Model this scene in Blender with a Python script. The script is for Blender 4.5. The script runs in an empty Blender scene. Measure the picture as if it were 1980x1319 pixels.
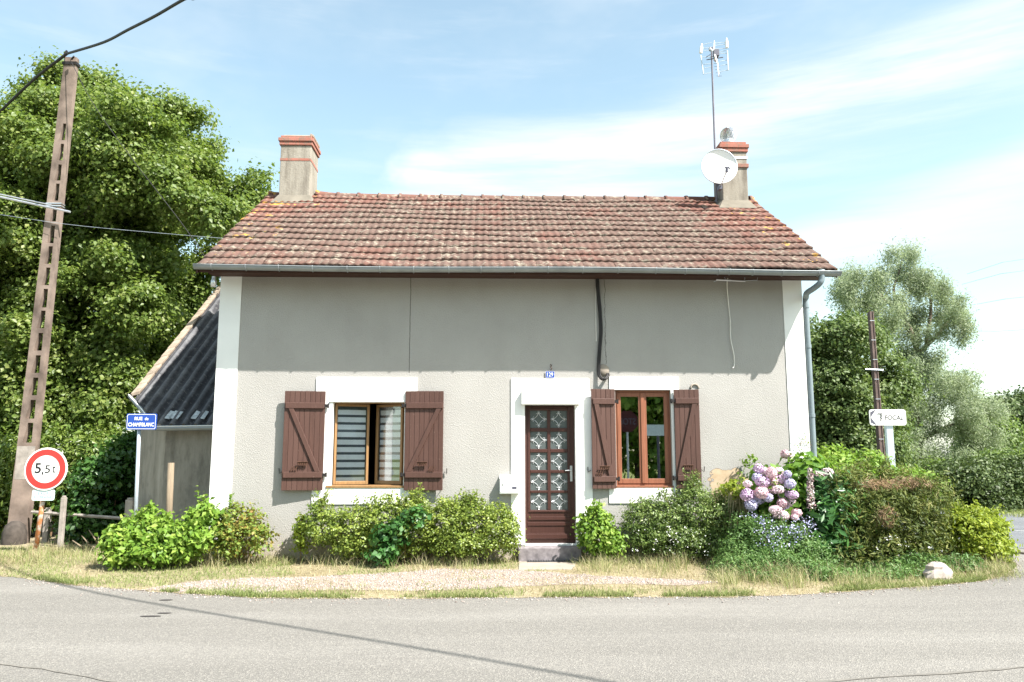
import bpy, math, random
import numpy as np
R = random.Random(7)
rng = np.random.default_rng(11)
sc = bpy.context.scene
C = sc.collection
PI = math.pi
# ------------------------------------------------------------------ camera model
F = 1540.0; TH = math.radians(8.3); PS = math.radians(1.8); H = 1.55
def ray(u, v):
    a = (u-990)/F; b = (659.5-v)/F
    y = math.cos(TH)-b*math.sin(TH); z = math.sin(TH)+b*math.cos(TH)
    return (a*math.cos(PS)+y*math.sin(PS), y*math.cos(PS)-a*math.sin(PS), z)
def P(u, v, Y):
    q = ray(u, v); t = Y/q[1]; return (q[0]*t, Y, H+q[2]*t)
def G(u, v, z=0.0):
    q = ray(u, v); t = (z-H)/q[2]; return (q[0]*t, q[1]*t, z)
SUN = np.array([.95, -.71, 1.49]); SUN /= np.linalg.norm(SUN)

cam = bpy.data.cameras.new('camera'); co = bpy.data.objects.new('camera', cam); C.objects.link(co)
cam.sensor_width = 36; cam.lens = F/1980*36; cam.clip_end = 3000; cam.clip_start = .05
co.location = (0, 0, H); co.rotation_euler = (PI/2+TH, 0, -PS)
sc.camera = co

# ------------------------------------------------------------------ materials
def nm(name):
    m = bpy.data.materials.new(name); m.use_nodes = True
    nt = m.node_tree; nt.nodes.clear()
    o = nt.nodes.new('ShaderNodeOutputMaterial')
    return m, nt, o
def nd(nt, t, **k):
    n = nt.nodes.new(t)
    for a, b in k.items():
        if a.startswith('i_'): n.inputs[a[2:].replace('_', ' ')].default_value = b
        else: setattr(n, a, b)
    return n
def L(nt, a, b): nt.links.new(a, b)
def ramp(nt, fac, stops):
    r = nt.nodes.new('ShaderNodeValToRGB'); e = r.color_ramp.elements
    while len(e) < len(stops): e.new(.5)
    for x, (p, c) in zip(e, stops): x.position = p; x.color = (*c, 1) if len(c) == 3 else c
    L(nt, fac, r.inputs['Fac']); return r.outputs['Color']
def tc(nt): return nt.nodes.new('ShaderNodeTexCoord').outputs['Object']
def geo_pos(nt): return nt.nodes.new('ShaderNodeNewGeometry').outputs['Position']
def noise(nt, vec, scale, detail=4, rough=.55, out='Fac'):
    n = nd(nt, 'ShaderNodeTexNoise', i_Scale=scale, i_Detail=detail, i_Roughness=rough); L(nt, vec, n.inputs['Vector']); return n.outputs[out]
def mix(nt, fac, a, b, mode='MIX'):
    m = nt.nodes.new('ShaderNodeMix'); m.data_type = 'RGBA'; m.blend_type = mode
    for s, v in ((m.inputs[0], fac), (m.inputs[6], a), (m.inputs[7], b)):
        if isinstance(v, (int, float)): s.default_value = v
        elif isinstance(v, tuple): s.default_value = (*v, 1)
        else: L(nt, v, s)
    return m.outputs[2]
def math_(nt, op, a, b=None, c=None, clamp=False):
    m = nt.nodes.new('ShaderNodeMath'); m.operation = op; m.use_clamp = clamp
    for s, v in zip(m.inputs, (a, b, c)):
        if v is None: continue
        if isinstance(v, (int, float)): s.default_value = v
        else: L(nt, v, s)
    return m.outputs[0]
def sepxyz(nt, v):
    s = nt.nodes.new('ShaderNodeSeparateXYZ'); L(nt, v, s.inputs[0]); return s.outputs
def smooth(nt, x, lo, hi):
    m = nt.nodes.new('ShaderNodeMapRange'); m.interpolation_type = 'SMOOTHSTEP'
    L(nt, x, m.inputs[0]); m.inputs[1].default_value = lo; m.inputs[2].default_value = hi
    return m.outputs[0]
def bsdf(nt, o, col, rough=.8, metal=0, bump=None, bs=.3, bd=.01, spec=.3):
    p = nt.nodes.new('ShaderNodeBsdfPrincipled')
    for s, v in ((p.inputs['Base Color'], col), (p.inputs['Roughness'], rough)):
        if isinstance(v, tuple): s.default_value = (*v, 1)
        elif isinstance(v, (int, float)): s.default_value = v
        else: L(nt, v, s)
    p.inputs['Metallic'].default_value = metal
    p.inputs['Specular IOR Level'].default_value = spec
    if bump is not None:
        b = nt.nodes.new('ShaderNodeBump'); b.inputs['Strength'].default_value = bs; b.inputs['Distance'].default_value = bd
        L(nt, bump, b.inputs['Height']); L(nt, b.outputs[0], p.inputs['Normal'])
    L(nt, p.outputs[0], o.inputs['Surface']); return p
def simple(name, c, rough=.7, metal=0, var=.12, scale=8, bump=0, spec=.3, bscale=60):
    m, nt, o = nm(name); v = geo_pos(nt)
    n = noise(nt, v, scale, 5)
    lo = tuple(x*(1-var) for x in c); hi = tuple(min(1, x*(1+var)) for x in c)
    col = ramp(nt, n, [(.3, lo), (.7, hi)])
    b = noise(nt, v, bscale, 3) if bump else None
    bsdf(nt, o, col, rough, metal, b, bump, .004, spec); return m
def leafmat(name, cols, trans=.35, tcol=(.25, .38, .04), rough=.5, spec=.35):
    m, nt, o = nm(name)
    g = nt.nodes.new('ShaderNodeNewGeometry')
    n = noise(nt, g.outputs['Position'], 1.3, 2)
    r = math_(nt, 'ADD', math_(nt, 'MULTIPLY', g.outputs['Random Per Island'], .75), math_(nt, 'MULTIPLY_ADD', n, .9, -.32), clamp=True)
    k = len(cols)-1
    col = ramp(nt, r, [(i/k, c) for i, c in enumerate(cols)])
    p = nt.nodes.new('ShaderNodeBsdfPrincipled'); L(nt, col, p.inputs['Base Color']); p.inputs['Roughness'].default_value = rough; p.inputs['Specular IOR Level'].default_value = spec
    t = nt.nodes.new('ShaderNodeBsdfTranslucent')
    L(nt, mix(nt, .5, col, tcol), t.inputs['Color'])
    mx = nt.nodes.new('ShaderNodeMixShader'); mx.inputs[0].default_value = trans
    L(nt, p.outputs[0], mx.inputs[1]); L(nt, t.outputs[0], mx.inputs[2]); L(nt, mx.outputs[0], o.inputs['Surface'])
    return m

def m_render():
    m, nt, o = nm('roughcast'); v = geo_pos(nt); x, y, z = sepxyz(nt, v)
    big = noise(nt, v, .9, 5, .6)
    st = nd(nt, 'ShaderNodeMapping'); L(nt, v, st.inputs[0]); st.inputs['Scale'].default_value = (3, 3, .45)
    streak = noise(nt, st.outputs[0], 1.2, 5, .6)
    fine = noise(nt, v, 60, 3, .8)
    vo = nd(nt, 'ShaderNodeTexVoronoi', i_Scale=80.0); L(nt, v, vo.inputs['Vector'])
    col = ramp(nt, big, [(.25, (.325, .314, .30)), (.55, (.366, .355, .34)), (.8, (.398, .388, .373))])
    col = mix(nt, .25, col, ramp(nt, streak, [(.25, (.315, .301, .283)), (.5, (.37, .356, .337)), (.75, (.402, .388, .37))]))
    col = mix(nt, math_(nt, 'MULTIPLY', smooth(nt, fine, .45, .75), .45), col, (.3, .28, .245))
    # rain-soiled top of the wall under the eaves (real grime)
    grime = math_(nt, 'MULTIPLY', smooth(nt, math_(nt, 'ADD', z, math_(nt, 'MULTIPLY', streak, .9)), 4.3, 5.1), .42)
    col = mix(nt, grime, col, (.22, .20, .17))
    # damp stains at the foot
    foot = math_(nt, 'MULTIPLY', smooth(nt, math_(nt, 'SUBTRACT', math_(nt, 'MULTIPLY', big, .8), z), .0, .35), .5)
    col = mix(nt, foot, col, (.40, .32, .22))
    # fallen render patch
    px, _, pz = P(1412, 925, 12.4)
    nn = noise(nt, v, 3.2, 4)
    dx = math_(nt, 'MULTIPLY', math_(nt, 'SUBTRACT', x, px), 1.0); dz = math_(nt, 'MULTIPLY', math_(nt, 'SUBTRACT', z, pz-.12), 1.05)
    d = math_(nt, 'SQRT', math_(nt, 'ADD', math_(nt, 'MULTIPLY', dx, dx), math_(nt, 'MULTIPLY', dz, dz)))
    d = math_(nt, 'ADD', d, math_(nt, 'MULTIPLY_ADD', nn, .5, -.25))
    patch = math_(nt, 'LESS_THAN', d, .33)
    rim = math_(nt, 'MULTIPLY', math_(nt, 'LESS_THAN', d, .338), math_(nt, 'GREATER_THAN', d, .328))
    col = mix(nt, patch, col, ramp(nt, noise(nt, v, 9, 5, .7), [(.3, (.42, .31, .2)), (.7, (.53, .42, .3))]))
    col = mix(nt, math_(nt, 'MULTIPLY', rim, .6), col, (.16, .12, .09))
    # hairline cracks
    wob = math_(nt, 'MULTIPLY_ADD', noise(nt, v, 5, 5, .7), .1, -.05)
    for cu, z0, w in ((793, 2.85, .006), (1170, 3.0, .005)):
        cx = P(cu, 620, 12.4)[0]
        e = math_(nt, 'ABSOLUTE', math_(nt, 'ADD', math_(nt, 'SUBTRACT', x, cx), wob if cu == 1170 else math_(nt, 'MULTIPLY', wob, .25)))
        c = math_(nt, 'MULTIPLY', math_(nt, 'LESS_THAN', e, w), math_(nt, 'GREATER_THAN', z, z0))
        col = mix(nt, math_(nt, 'MULTIPLY', c, .75), col, (.06, .055, .05))
    h = math_(nt, 'ADD', vo.outputs['Distance'], math_(nt, 'MULTIPLY', fine, .8))
    h = math_(nt, 'MULTIPLY', h, math_(nt, 'SUBTRACT', 1.0, patch))
    bsdf(nt, o, col, .95, 0, h, .5, .007, .15); return m
M = {}
M['render'] = m_render()
M['white'] = simple('white_paint', (.80, .80, .79), .8, 0, .05, 1.5, .3, .2, 30)
M['white_pvc'] = simple('white_pvc', (.82, .82, .80), .35, 0, .02, 3)
def m_tiles():
    m, nt, o = nm('clay_tiles'); v = geo_pos(nt); x, y, z = sepxyz(nt, v)
    g = nt.nodes.new('ShaderNodeNewGeometry'); rnd = g.outputs['Random Per Island']
    big = noise(nt, v, .55, 4, .6); mid = noise(nt, v, 3.2, 5, .62); fine = noise(nt, v, 22, 4, .65)
    clay = ramp(nt, rnd, [(0, (.142, .066, .052)), (.5, (.155, .073, .057)), (1, (.168, .082, .065))])
    dirt = ramp(nt, fine, [(.3, (.074, .052, .044)), (.7, (.145, .107, .088))])
    # soot-coloured growth everywhere but at the ends near the ridge
    a = math_(nt, 'ADD', math_(nt, 'MULTIPLY', big, .9), math_(nt, 'MULTIPLY', mid, .7))
    a = math_(nt, 'ADD', a, math_(nt, 'MULTIPLY', rnd, .1))
    clean_l = smooth(nt, math_(nt, 'SUBTRACT', z, math_(nt, 'MULTIPLY', math_(nt, 'ADD', x, 4.2), .35)), 5.0, 6.4)
    clean_r = math_(nt, 'MULTIPLY', smooth(nt, x, 3.2, 4.6), smooth(nt, z, 4.8, 6.2))
    a = math_(nt, 'SUBTRACT', a, math_(nt, 'MULTIPLY', math_(nt, 'MAXIMUM', clean_l, clean_r), .33))
    col = mix(nt, math_(nt, 'MULTIPLY', smooth(nt, a, .50, .90), .8), clay, dirt)
    li = noise(nt, v, 9, 5, .7)
    lic = smooth(nt, math_(nt, 'ADD', li, math_(nt, 'MULTIPLY', mid, .25)), .67, .73)
    col = mix(nt, math_(nt, 'MULTIPLY', lic, .45), col, ramp(nt, fine, [(.35, (.22, .2, .155)), (.65, (.42, .4, .32))]))
    ends = math_(nt, 'MAXIMUM', smooth(nt, math_(nt, 'MULTIPLY', x, -1.0), 2.2, 4.0), smooth(nt, x, 3.6, 5.0))
    yl = smooth(nt, math_(nt, 'ADD', noise(nt, v, 4.5, 4, .6), math_(nt, 'MULTIPLY_ADD', ends, .18, -.16)), .62, .66)
    col = mix(nt, math_(nt, 'MULTIPLY', yl, .8), col, (.5, .28, .04))
    bsdf(nt, o, col, .9, 0, fine, .6, .006, .2); return m
M['tiles'] = m_tiles()
def m_fibre():
    m, nt, o = nm('fibre_cement'); v = geo_pos(nt)
    a = noise(nt, v, 2.2, 6, .7); b = noise(nt, v, 16, 4, .7)
    col = ramp(nt, a, [(.3, (.035, .035, .04)), (.55, (.085, .085, .092)), (.75, (.2, .2, .2))])
    col = mix(nt, math_(nt, 'MULTIPLY', smooth(nt, b, .57, .64), .7), col, (.26, .26, .25))
    col = mix(nt, smooth(nt, noise(nt, v, 30, 3, .6), .64, .7), col, (.012, .012, .012))
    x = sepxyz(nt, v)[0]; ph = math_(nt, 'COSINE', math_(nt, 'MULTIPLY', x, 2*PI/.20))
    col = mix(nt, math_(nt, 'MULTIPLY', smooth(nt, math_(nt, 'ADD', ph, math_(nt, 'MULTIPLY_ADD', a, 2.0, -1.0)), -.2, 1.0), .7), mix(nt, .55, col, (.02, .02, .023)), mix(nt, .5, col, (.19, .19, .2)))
    bsdf(nt, o, col, .95, 0, b, .6, .01); return m
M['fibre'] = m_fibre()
M['verge_tile'] = simple('verge_tile', (.30, .24, .185), .9, 0, .35, 6, .5)
M['cement'] = simple('cement', (.19, .17, .14), .95, 0, .3, 2.2, .5, .2, 40)
def m_shed():
    m, nt, o = nm('shed_render'); v = geo_pos(nt)
    st = nd(nt, 'ShaderNodeMapping'); L(nt, v, st.inputs[0]); st.inputs['Scale'].default_value = (3, 3, .7)
    a = noise(nt, st.outputs[0], 1.3, 6, .7); b = noise(nt, v, 2.2, 5, .65); c = noise(nt, v, 40, 3, .7)
    col = ramp(nt, a, [(.3, (.16, .145, .12)), (.5, (.29, .265, .225)), (.7, (.37, .34, .295))])
    col = mix(nt, math_(nt, 'MULTIPLY', smooth(nt, b, .55, .68), .45), col, (.14, .13, .115))
    bsdf(nt, o, col, .95, 0, c, .5, .008); return m
M['shed_wall'] = m_shed()
def m_chim():
    m, nt, o = nm('chimney_render'); v = geo_pos(nt)
    st = nd(nt, 'ShaderNodeMapping'); L(nt, v, st.inputs[0]); st.inputs['Scale'].default_value = (4, 4, .8)
    a = noise(nt, st.outputs[0], 1.6, 5, .65); b = noise(nt, v, 30, 3, .7)
    col = ramp(nt, a, [(.28, (.15, .13, .108)), (.5, (.27, .245, .208)), (.75, (.35, .322, .28))])
    col = mix(nt, math_(nt, 'MULTIPLY', smooth(nt, b, .5, .7), .3), col, (.17, .15, .12))
    bsdf(nt, o, col, .95, 0, b, .6, .01); return m
M['chimney'] = m_chim()
def m_brick():
    m, nt, o = nm('brick'); v = geo_pos(nt)
    mp = nd(nt, 'ShaderNodeMapping'); L(nt, v, mp.inputs[0]); mp.inputs['Scale'].default_value = (1, 1, 0)
    br = nd(nt, 'ShaderNodeTexBrick', i_Scale=1.0); br.inputs['Brick Width'].default_value = .21; br.inputs['Row Height'].default_value = 30
    br.inputs['Mortar Size'].default_value = .005; br.inputs['Color1'].default_value = (.30, .115, .085, 1); br.inputs['Color2'].default_value = (.36, .15, .115, 1); br.inputs['Mortar'].default_value = (.2, .14, .1, 1)
    L(nt, mp.outputs[0], br.inputs['Vector'])
    n = noise(nt, v, 12, 5, .7)
    col = mix(nt, math_(nt, 'MULTIPLY', smooth(nt, n, .45, .62), .75), br.outputs['Color'], (.20, .145, .115))
    bsdf(nt, o, col, .9, 0, n, .6, .01); return m
M['brick'] = m_brick()
def m_wood(name, c, var=.25, rough=.55, sc_=(18, 18, 1.2)):
    m, nt, o = nm(name); v = geo_pos(nt)
    mp = nd(nt, 'ShaderNodeMapping'); L(nt, v, mp.inputs[0]); mp.inputs['Scale'].default_value = sc_
    n = noise(nt, mp.outputs[0], 2.5, 5, .6)
    col = ramp(nt, n, [(.3, tuple(a*(1-var) for a in c)), (.7, tuple(a*(1+var) for a in c))])
    bsdf(nt, o, col, rough, 0, n, .35, .004, .35); return m
def m_shutter():
    m, nt, o = nm('shutter_paint'); v = geo_pos(nt)
    mp = nd(nt, 'ShaderNodeMapping'); L(nt, v, mp.inputs[0]); mp.inputs['Scale'].default_value = (20, 20, 1.5)
    n = noise(nt, mp.outputs[0], 2, 5, .6); w = noise(nt, v, 38, 4, .7)
    g = nt.nodes.new('ShaderNodeNewGeometry')
    col = ramp(nt, n, [(.3, (.058, .026, .019)), (.7, (.086, .040, .030))])
    col = mix(nt, math_(nt, 'MULTIPLY', g.outputs['Random Per Island'], .6), col, (.105, .055, .044))
    col = mix(nt, math_(nt, 'MULTIPLY', smooth(nt, w, .66, .71), .6), col, (.27, .2, .16))
    bsdf(nt, o, col, .6, 0, n, .3, .003, .4); return m
M['shutter'] = m_shutter()
M['door'] = m_wood('door_brown', (.056, .023, .018), .12, .42)
M['meadowleaf'] = leafmat('meadow_leaf', [(.08, .13, .04), (.13, .19, .06), (.19, .25, .09)], .35)
M['oak'] = m_wood('golden_oak', (.28, .16, .07), .18, .4)
M['redwood'] = m_wood('red_wood', (.25, .10, .058), .18, .4)
M['fascia'] = m_wood('fascia_brown', (.055, .025, .018), .3, .6, (1.2, 12, 12))
M['post_wood'] = m_wood('weathered_post', (.21, .165, .115), .25, .9)
M['zinc'] = simple('zinc', (.27, .29, .30), .5, .4, .15, 3, .1)
M['pipe'] = simple('painted_pipe', (.20, .245, .27), .5, .1, .12, 2)
M['iron'] = simple('black_iron', (.025, .022, .022), .6, .3, .3, 20)
M['rust'] = simple('rusty_iron', (.09, .045, .03), .8, .2, .5, 20)
M['black_cable'] = simple('black_cable', (.025, .023, .024), .55, 0, .2, 5)
M['white_cable'] = simple('white_cable', (.72, .70, .66), .6, 0, .1, 5)
M['mast'] = simple('dull_mast', (.16, .15, .18), .5, .3, .15, 5)
M['alu'] = simple('aluminium', (.62, .63, .65), .35, .8, .1, 5)
M['galv'] = simple('galvanised', (.50, .56, .62), .45, .5, .12, 4)
M['grille'] = simple('scroll_metal', (.62, .63, .65), .35, .4, .05, 5)
M['concrete'] = simple('pole_concrete', (.205, .158, .132), .95, 0, .55, 2.2, .5, .2, 50)
M['concrete_patch'] = simple('pale_concrete', (.32, .285, .255), .95, 0, .25, 8, .5)
M['stone_step'] = simple('step_stone', (.20, .18, .19), .85, 0, .35, 14, .5)
M['slab'] = simple('slab', (.29, .25, .21), .95, 0, .18, 4, .4)
M['dish'] = simple('dish_white', (.80, .79, .80), .45, 0, .02, 3)
M['blue'] = simple('enamel_blue', (.015, .06, .32), .3, 0, .08, 3, spec=.5)
M['sign_white'] = simple('sign_white', (.82, .82, .80), .4, 0, .03, 4)
M['sign_blueish'] = simple('faded_sign', (.60, .72, .74), .5, 0, .08, 8)
M['faded_ink'] = simple('faded_ink', (.34, .44, .5), .5, 0, .1, 8)
M['red'] = simple('sign_red', (.72, .035, .03), .35, 0, .05, 3, spec=.5)
M['black'] = simple('black_ink', (.015, .015, .018), .5, 0, .1, 3)
M['ink'] = simple('grey_ink', (.09, .09, .12), .5, 0, .1, 3)
M['rock'] = simple('pale_rock', (.36, .315, .285), .95, 0, .25, 6, .8, .2, 20)
M['bark'] = simple('bark', (.13, .105, .08), .95, 0, .35, 6, .8, .2, 25)
M['twig'] = simple('twig', (.16, .10, .055), .9, 0, .3, 8)
M['dark_room'] = simple('room_wall', (.10, .08, .07), .9)
M['curtain_w'] = simple('blind_white', (.90, .92, .94), .8, 0, .05, 9)
M['curtain_g'] = simple('blind_voile', (.09, .10, .12), .8, 0, .1, 9)
M['rubber'] = simple('mat_rubber', (.055, .055, .06), .8, 0, .3, 30)
M['rustpost'] = None
def m_rustpost():
    m, nt, o = nm('rusting_white_post'); v = geo_pos(nt)
    n = noise(nt, v, 7, 5, .7)
    col = ramp(nt, n, [(.42, (.62, .56, .5)), (.55, (.5, .2, .08))])
    bsdf(nt, o, col, .7); return m
M['rustpost'] = m_rustpost()
def m_glass(name, tint=(.85, .9, .9), base=.10, rough=.01):
    m, nt, o = nm(name)
    t = nd(nt, 'ShaderNodeBsdfTransparent'); t.inputs[0].default_value = (*tint, 1)
    g = nd(nt, 'ShaderNodeBsdfGlossy'); g.inputs['Roughness'].default_value = rough; g.inputs['Color'].default_value = (1, 1, 1, 1)
    f = nd(nt, 'ShaderNodeFresnel', i_IOR=1.5)
    k = math_(nt, 'ADD', f.outputs[0], base, clamp=True)
    mx = nt.nodes.new('ShaderNodeMixShader'); L(nt, k, mx.inputs[0]); L(nt, t.outputs[0], mx.inputs[1]); L(nt, g.outputs[0], mx.inputs[2]); L(nt, mx.outputs[0], o.inputs['Surface']); return m
M['glass'] = m_glass('window_glass', (.92, .94, .95), .0)
M['glass_r'] = m_glass('reflective_glass', (.6, .65, .65), .30)
def m_doorglass():
    m, nt, o = nm('frosted_door_glass'); v = geo_pos(nt)
    bsdf(nt, o, (.085, .10, .10), .25, 0, noise(nt, v, 60, 3), .3, .002, .6); return m
M['doorglass'] = m_doorglass()
def m_asphalt(name, c1, c2, speck):
    m, nt, o = nm(name); v = geo_pos(nt)
    big = noise(nt, v, .35, 5, .6); f = noise(nt, v, 60, 3, .8); f2 = noise(nt, v, 14, 5, .8)
    sp = nd(nt, 'ShaderNodeTexVoronoi', i_Scale=95.0); L(nt, v, sp.inputs['Vector'])
    mp = nd(nt, 'ShaderNodeMapping'); L(nt, v, mp.inputs[0]); mp.inputs['Rotation'].default_value = (0, 0, .5); mp.inputs['Scale'].default_value = (.25, 1.6, 1)
    tr = noise(nt, mp.outputs[0], .7, 4, .6)
    col = ramp(nt, big, [(.3, c1), (.7, c2)])
    col = mix(nt, .6, col, ramp(nt, tr, [(.3, tuple(a*.80 for a in c1)), (.5, c1), (.72, tuple(a*1.12 for a in c2))]))
    col = mix(nt, math_(nt, 'MULTIPLY', smooth(nt, f2, .3, .8), .3), col, tuple(a*.72 for a in c1))
    h, s_, vv = None, None, None
    rc = nt.nodes.new('ShaderNodeSeparateColor'); L(nt, sp.outputs['Color'], rc.inputs[0])
    col = mix(nt, math_(nt, 'MULTIPLY', smooth(nt, rc.outputs[0], .72, .8), speck), col, (.38, .36, .32))
    col = mix(nt, math_(nt, 'MULTIPLY', smooth(nt, rc.outputs[1], .72, .8), speck), col, (.07, .068, .065))
    bsdf(nt, o, col, .9, 0, math_(nt, 'ADD', sp.outputs['Distance'], f), .7, .008, .25); return m
M['road'] = m_asphalt('asphalt_pale', (.172, .163, .149), (.212, .202, .186), .3)
M['road2'] = m_asphalt('asphalt_blue', (.125, .135, .15), (.16, .17, .185), .25)
M['paint_line'] = simple('road_paint', (.75, .75, .74), .7, 0, .1, 10)
M['tar'] = simple('tar', (.05, .045, .045), .7, 0, .2, 8)
def m_ground(name, stops, sc1=1.5, sc2=25):
    m, nt, o = nm(name); v = geo_pos(nt)
    a = noise(nt, v, sc1, 6, .7); b = noise(nt, v, sc2, 4, .7)
    col = ramp(nt, math_(nt, 'ADD', math_(nt, 'MULTIPLY', a, .6), math_(nt, 'MULTIPLY', b, .4)), stops)
    bsdf(nt, o, col, .95, 0, b, .9, .03, .1); return m
M['verge'] = m_ground('verge_soil', [(.3, (.17, .14, .09)), (.5, (.29, .245, .16)), (.7, (.38, .33, .23))])
M['field'] = m_ground('field_grass', [(.3, (.10, .13, .04)), (.5, (.17, .2, .065)), (.7, (.26, .26, .1))], .3, 8)
M['gravel_base'] = m_ground('gravel_soil', [(.3, (.25, .2, .165)), (.5, (.34, .28, .235)), (.7, (.42, .355, .305))], 2, 60)
def islandcol(name, cols, rough=.9, spec=.2):
    m, nt, o = nm(name); g = nt.nodes.new('ShaderNodeNewGeometry')
    k = len(cols)-1
    bsdf(nt, o, ramp(nt, g.outputs['Random Per Island'], [(i/k, c) for i, c in enumerate(cols)]), rough, spec=spec); return m
M['pebble'] = islandcol('pebbles', [(.17, .13, .115), (.34, .27, .235), (.42, .36, .33), (.25, .23, .22), (.52, .46, .42)])
M['straw'] = leafmat('straw', [(.22, .18, .095), (.36, .31, .18), (.45, .40, .26), (.27, .27, .13)], .25, (.45, .38, .15), .8, .1)
M['palestraw'] = leafmat('pale_straw', [(.34, .28, .15), (.48, .42, .25), (.56, .5, .33), (.36, .37, .16)], .3, (.5, .45, .22), .8, .1)
M['greengrass'] = leafmat('green_grass', [(.12, .17, .05), (.19, .24, .08), (.28, .3, .13), (.38, .36, .2)], .3, (.3, .38, .08), .7, .15)
M['linden'] = leafmat('linden_leaf', [(.07, .12, .024), (.12, .18, .036), (.17, .23, .055), (.25, .28, .08)], .42, (.25, .36, .04), .45, .4)
M['laurel'] = leafmat('laurel_leaf', [(.05, .09, .014), (.09, .15, .025), (.15, .21, .04), (.2, .25, .06)], .3, (.25, .38, .04), .4, .5)
M['alder'] = leafmat('alder_leaf', [(.06, .095, .028), (.095, .145, .042), (.16, .205, .06)], .28, (.2, .3, .05), .5, .3)
M['willow'] = leafmat('willow_leaf', [(.20, .25, .15), (.28, .33, .21), (.37, .41, .29)], .45, (.35, .45, .2), .5, .3)
M['privet'] = leafmat('privet_leaf', [(.075, .12, .022), (.14, .20, .035), (.24, .31, .055), (.33, .38, .08)], .33, (.3, .42, .05), .4, .45)
M['boxwood'] = leafmat('boxwood_leaf', [(.05, .09, .024), (.10, .16, .04), (.17, .24, .06), (.25, .31, .09)], .3, (.2, .32, .06), .4, .45)
M['nettle'] = leafmat('bright_leaf', [(.08, .16, .02), (.13, .24, .03), (.21, .33, .05), (.3, .38, .08)], .35, (.3, .48, .05), .5, .3)
M['autumn'] = leafmat('reddening_leaf', [(.09, .16, .03), (.13, .22, .04), (.19, .27, .05), (.26, .27, .06), (.30, .16, .05)], .35, (.45, .35, .06), .5, .3)
M['ivy'] = leafmat('ivy_leaf', [(.03, .09, .025), (.05, .14, .035), (.10, .22, .05)], .25, (.15, .35, .05), .35, .5)
M['catmint'] = leafmat('catmint_leaf', [(.055, .12, .03), (.10, .19, .05), (.17, .26, .08)], .3, (.2, .35, .07), .5, .3)
M['thuja'] = leafmat('thuja_leaf', [(.03, .046, .012), (.06, .088, .018), (.115, .14, .03), (.19, .18, .055)], .2, (.25, .32, .05), .6, .25)
M['yellowbush'] = leafmat('yellow_green_leaf', [(.13, .19, .02), (.22, .29, .03), (.34, .38, .045)], .35, (.4, .48, .05), .5, .3)
M['brown_twigs'] = leafmat('dead_sprays', [(.16, .10, .055), (.28, .19, .11), (.36, .27, .19)], .2, (.4, .3, .15), .8, .1)
M['darkhedge'] = leafmat('dark_hedge_leaf', [(.035, .055, .018), (.06, .095, .027), (.11, .15, .045)], .2, (.15, .22, .05), .5, .3)
M['bigleaf'] = leafmat('hydrangea_leaf', [(.06, .14, .02), (.11, .22, .03), (.2, .33, .05)], .35, (.3, .5, .05), .4, .4)
M['darkleaf'] = leafmat('acanthus_leaf', [(.025, .07, .015), (.045, .11, .022), (.08, .17, .035)], .3, (.15, .35, .04), .35, .5)
M['blueflower'] = islandcol('blue_petals', [(.28, .29, .5), (.4, .41, .6), (.5, .5, .68)])
M['tinyflower'] = islandcol('white_petals', [(.7, .7, .68), (.8, .8, .8)])
PETAL = [islandcol('petal_'+n, c) for n, c in (
    ('pink', [(.62, .38, .45), (.73, .5, .56), (.78, .6, .63)]),
    ('mauve', [(.50, .33, .52), (.63, .45, .64), (.72, .56, .7)]),
    ('blue', [(.42, .38, .6), (.53, .49, .68), (.62, .57, .72)]),
    ('pale', [(.72, .52, .6), (.8, .63, .68), (.84, .73, .76)]))]

# ------------------------------------------------------------------ builders
def tag(o, label=None, cat=None, group=None, kind=None):
    if label: o['label'] = label
    if cat: o['category'] = cat
    if group: o['group'] = group
    if kind: o['kind'] = kind
    return o
def wloc(o):
    x = y = z = 0
    while o is not None: x += o.location.x; y += o.location.y; z += o.location.z; o = o.parent
    return x, y, z
def thing(name, label, cat, loc=(0, 0, 0), group=None):
    o = bpy.data.objects.new(name, None); C.objects.link(o); o.location = loc; o.empty_display_size = .2
    return tag(o, label, cat, group)
def from_np(name, V, Fc, mat, parent=None, smooth_=False, mats=None, midx=None):
    V = np.asarray(V, dtype=np.float32).reshape(-1, 3); Fc = np.asarray(Fc, dtype=np.int32)
    k = Fc.shape[1]; n = Fc.shape[0]
    if parent is not None: V = V-np.array(wloc(parent), dtype=np.float32)
    me = bpy.data.meshes.new(name); me.vertices.add(len(V)); me.vertices.foreach_set('co', V.ravel())
    me.loops.add(n*k); me.loops.foreach_set('vertex_index', Fc.ravel())
    me.polygons.add(n); me.polygons.foreach_set('loop_start', np.arange(0, n*k, k, dtype=np.int32))
    if smooth_: me.polygons.foreach_set('use_smooth', np.ones(n, bool))
    me.update(calc_edges=True)
    me.materials.append(mat)
    o = bpy.data.objects.new(name, me); C.objects.link(o); o.parent = parent; return o
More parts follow.
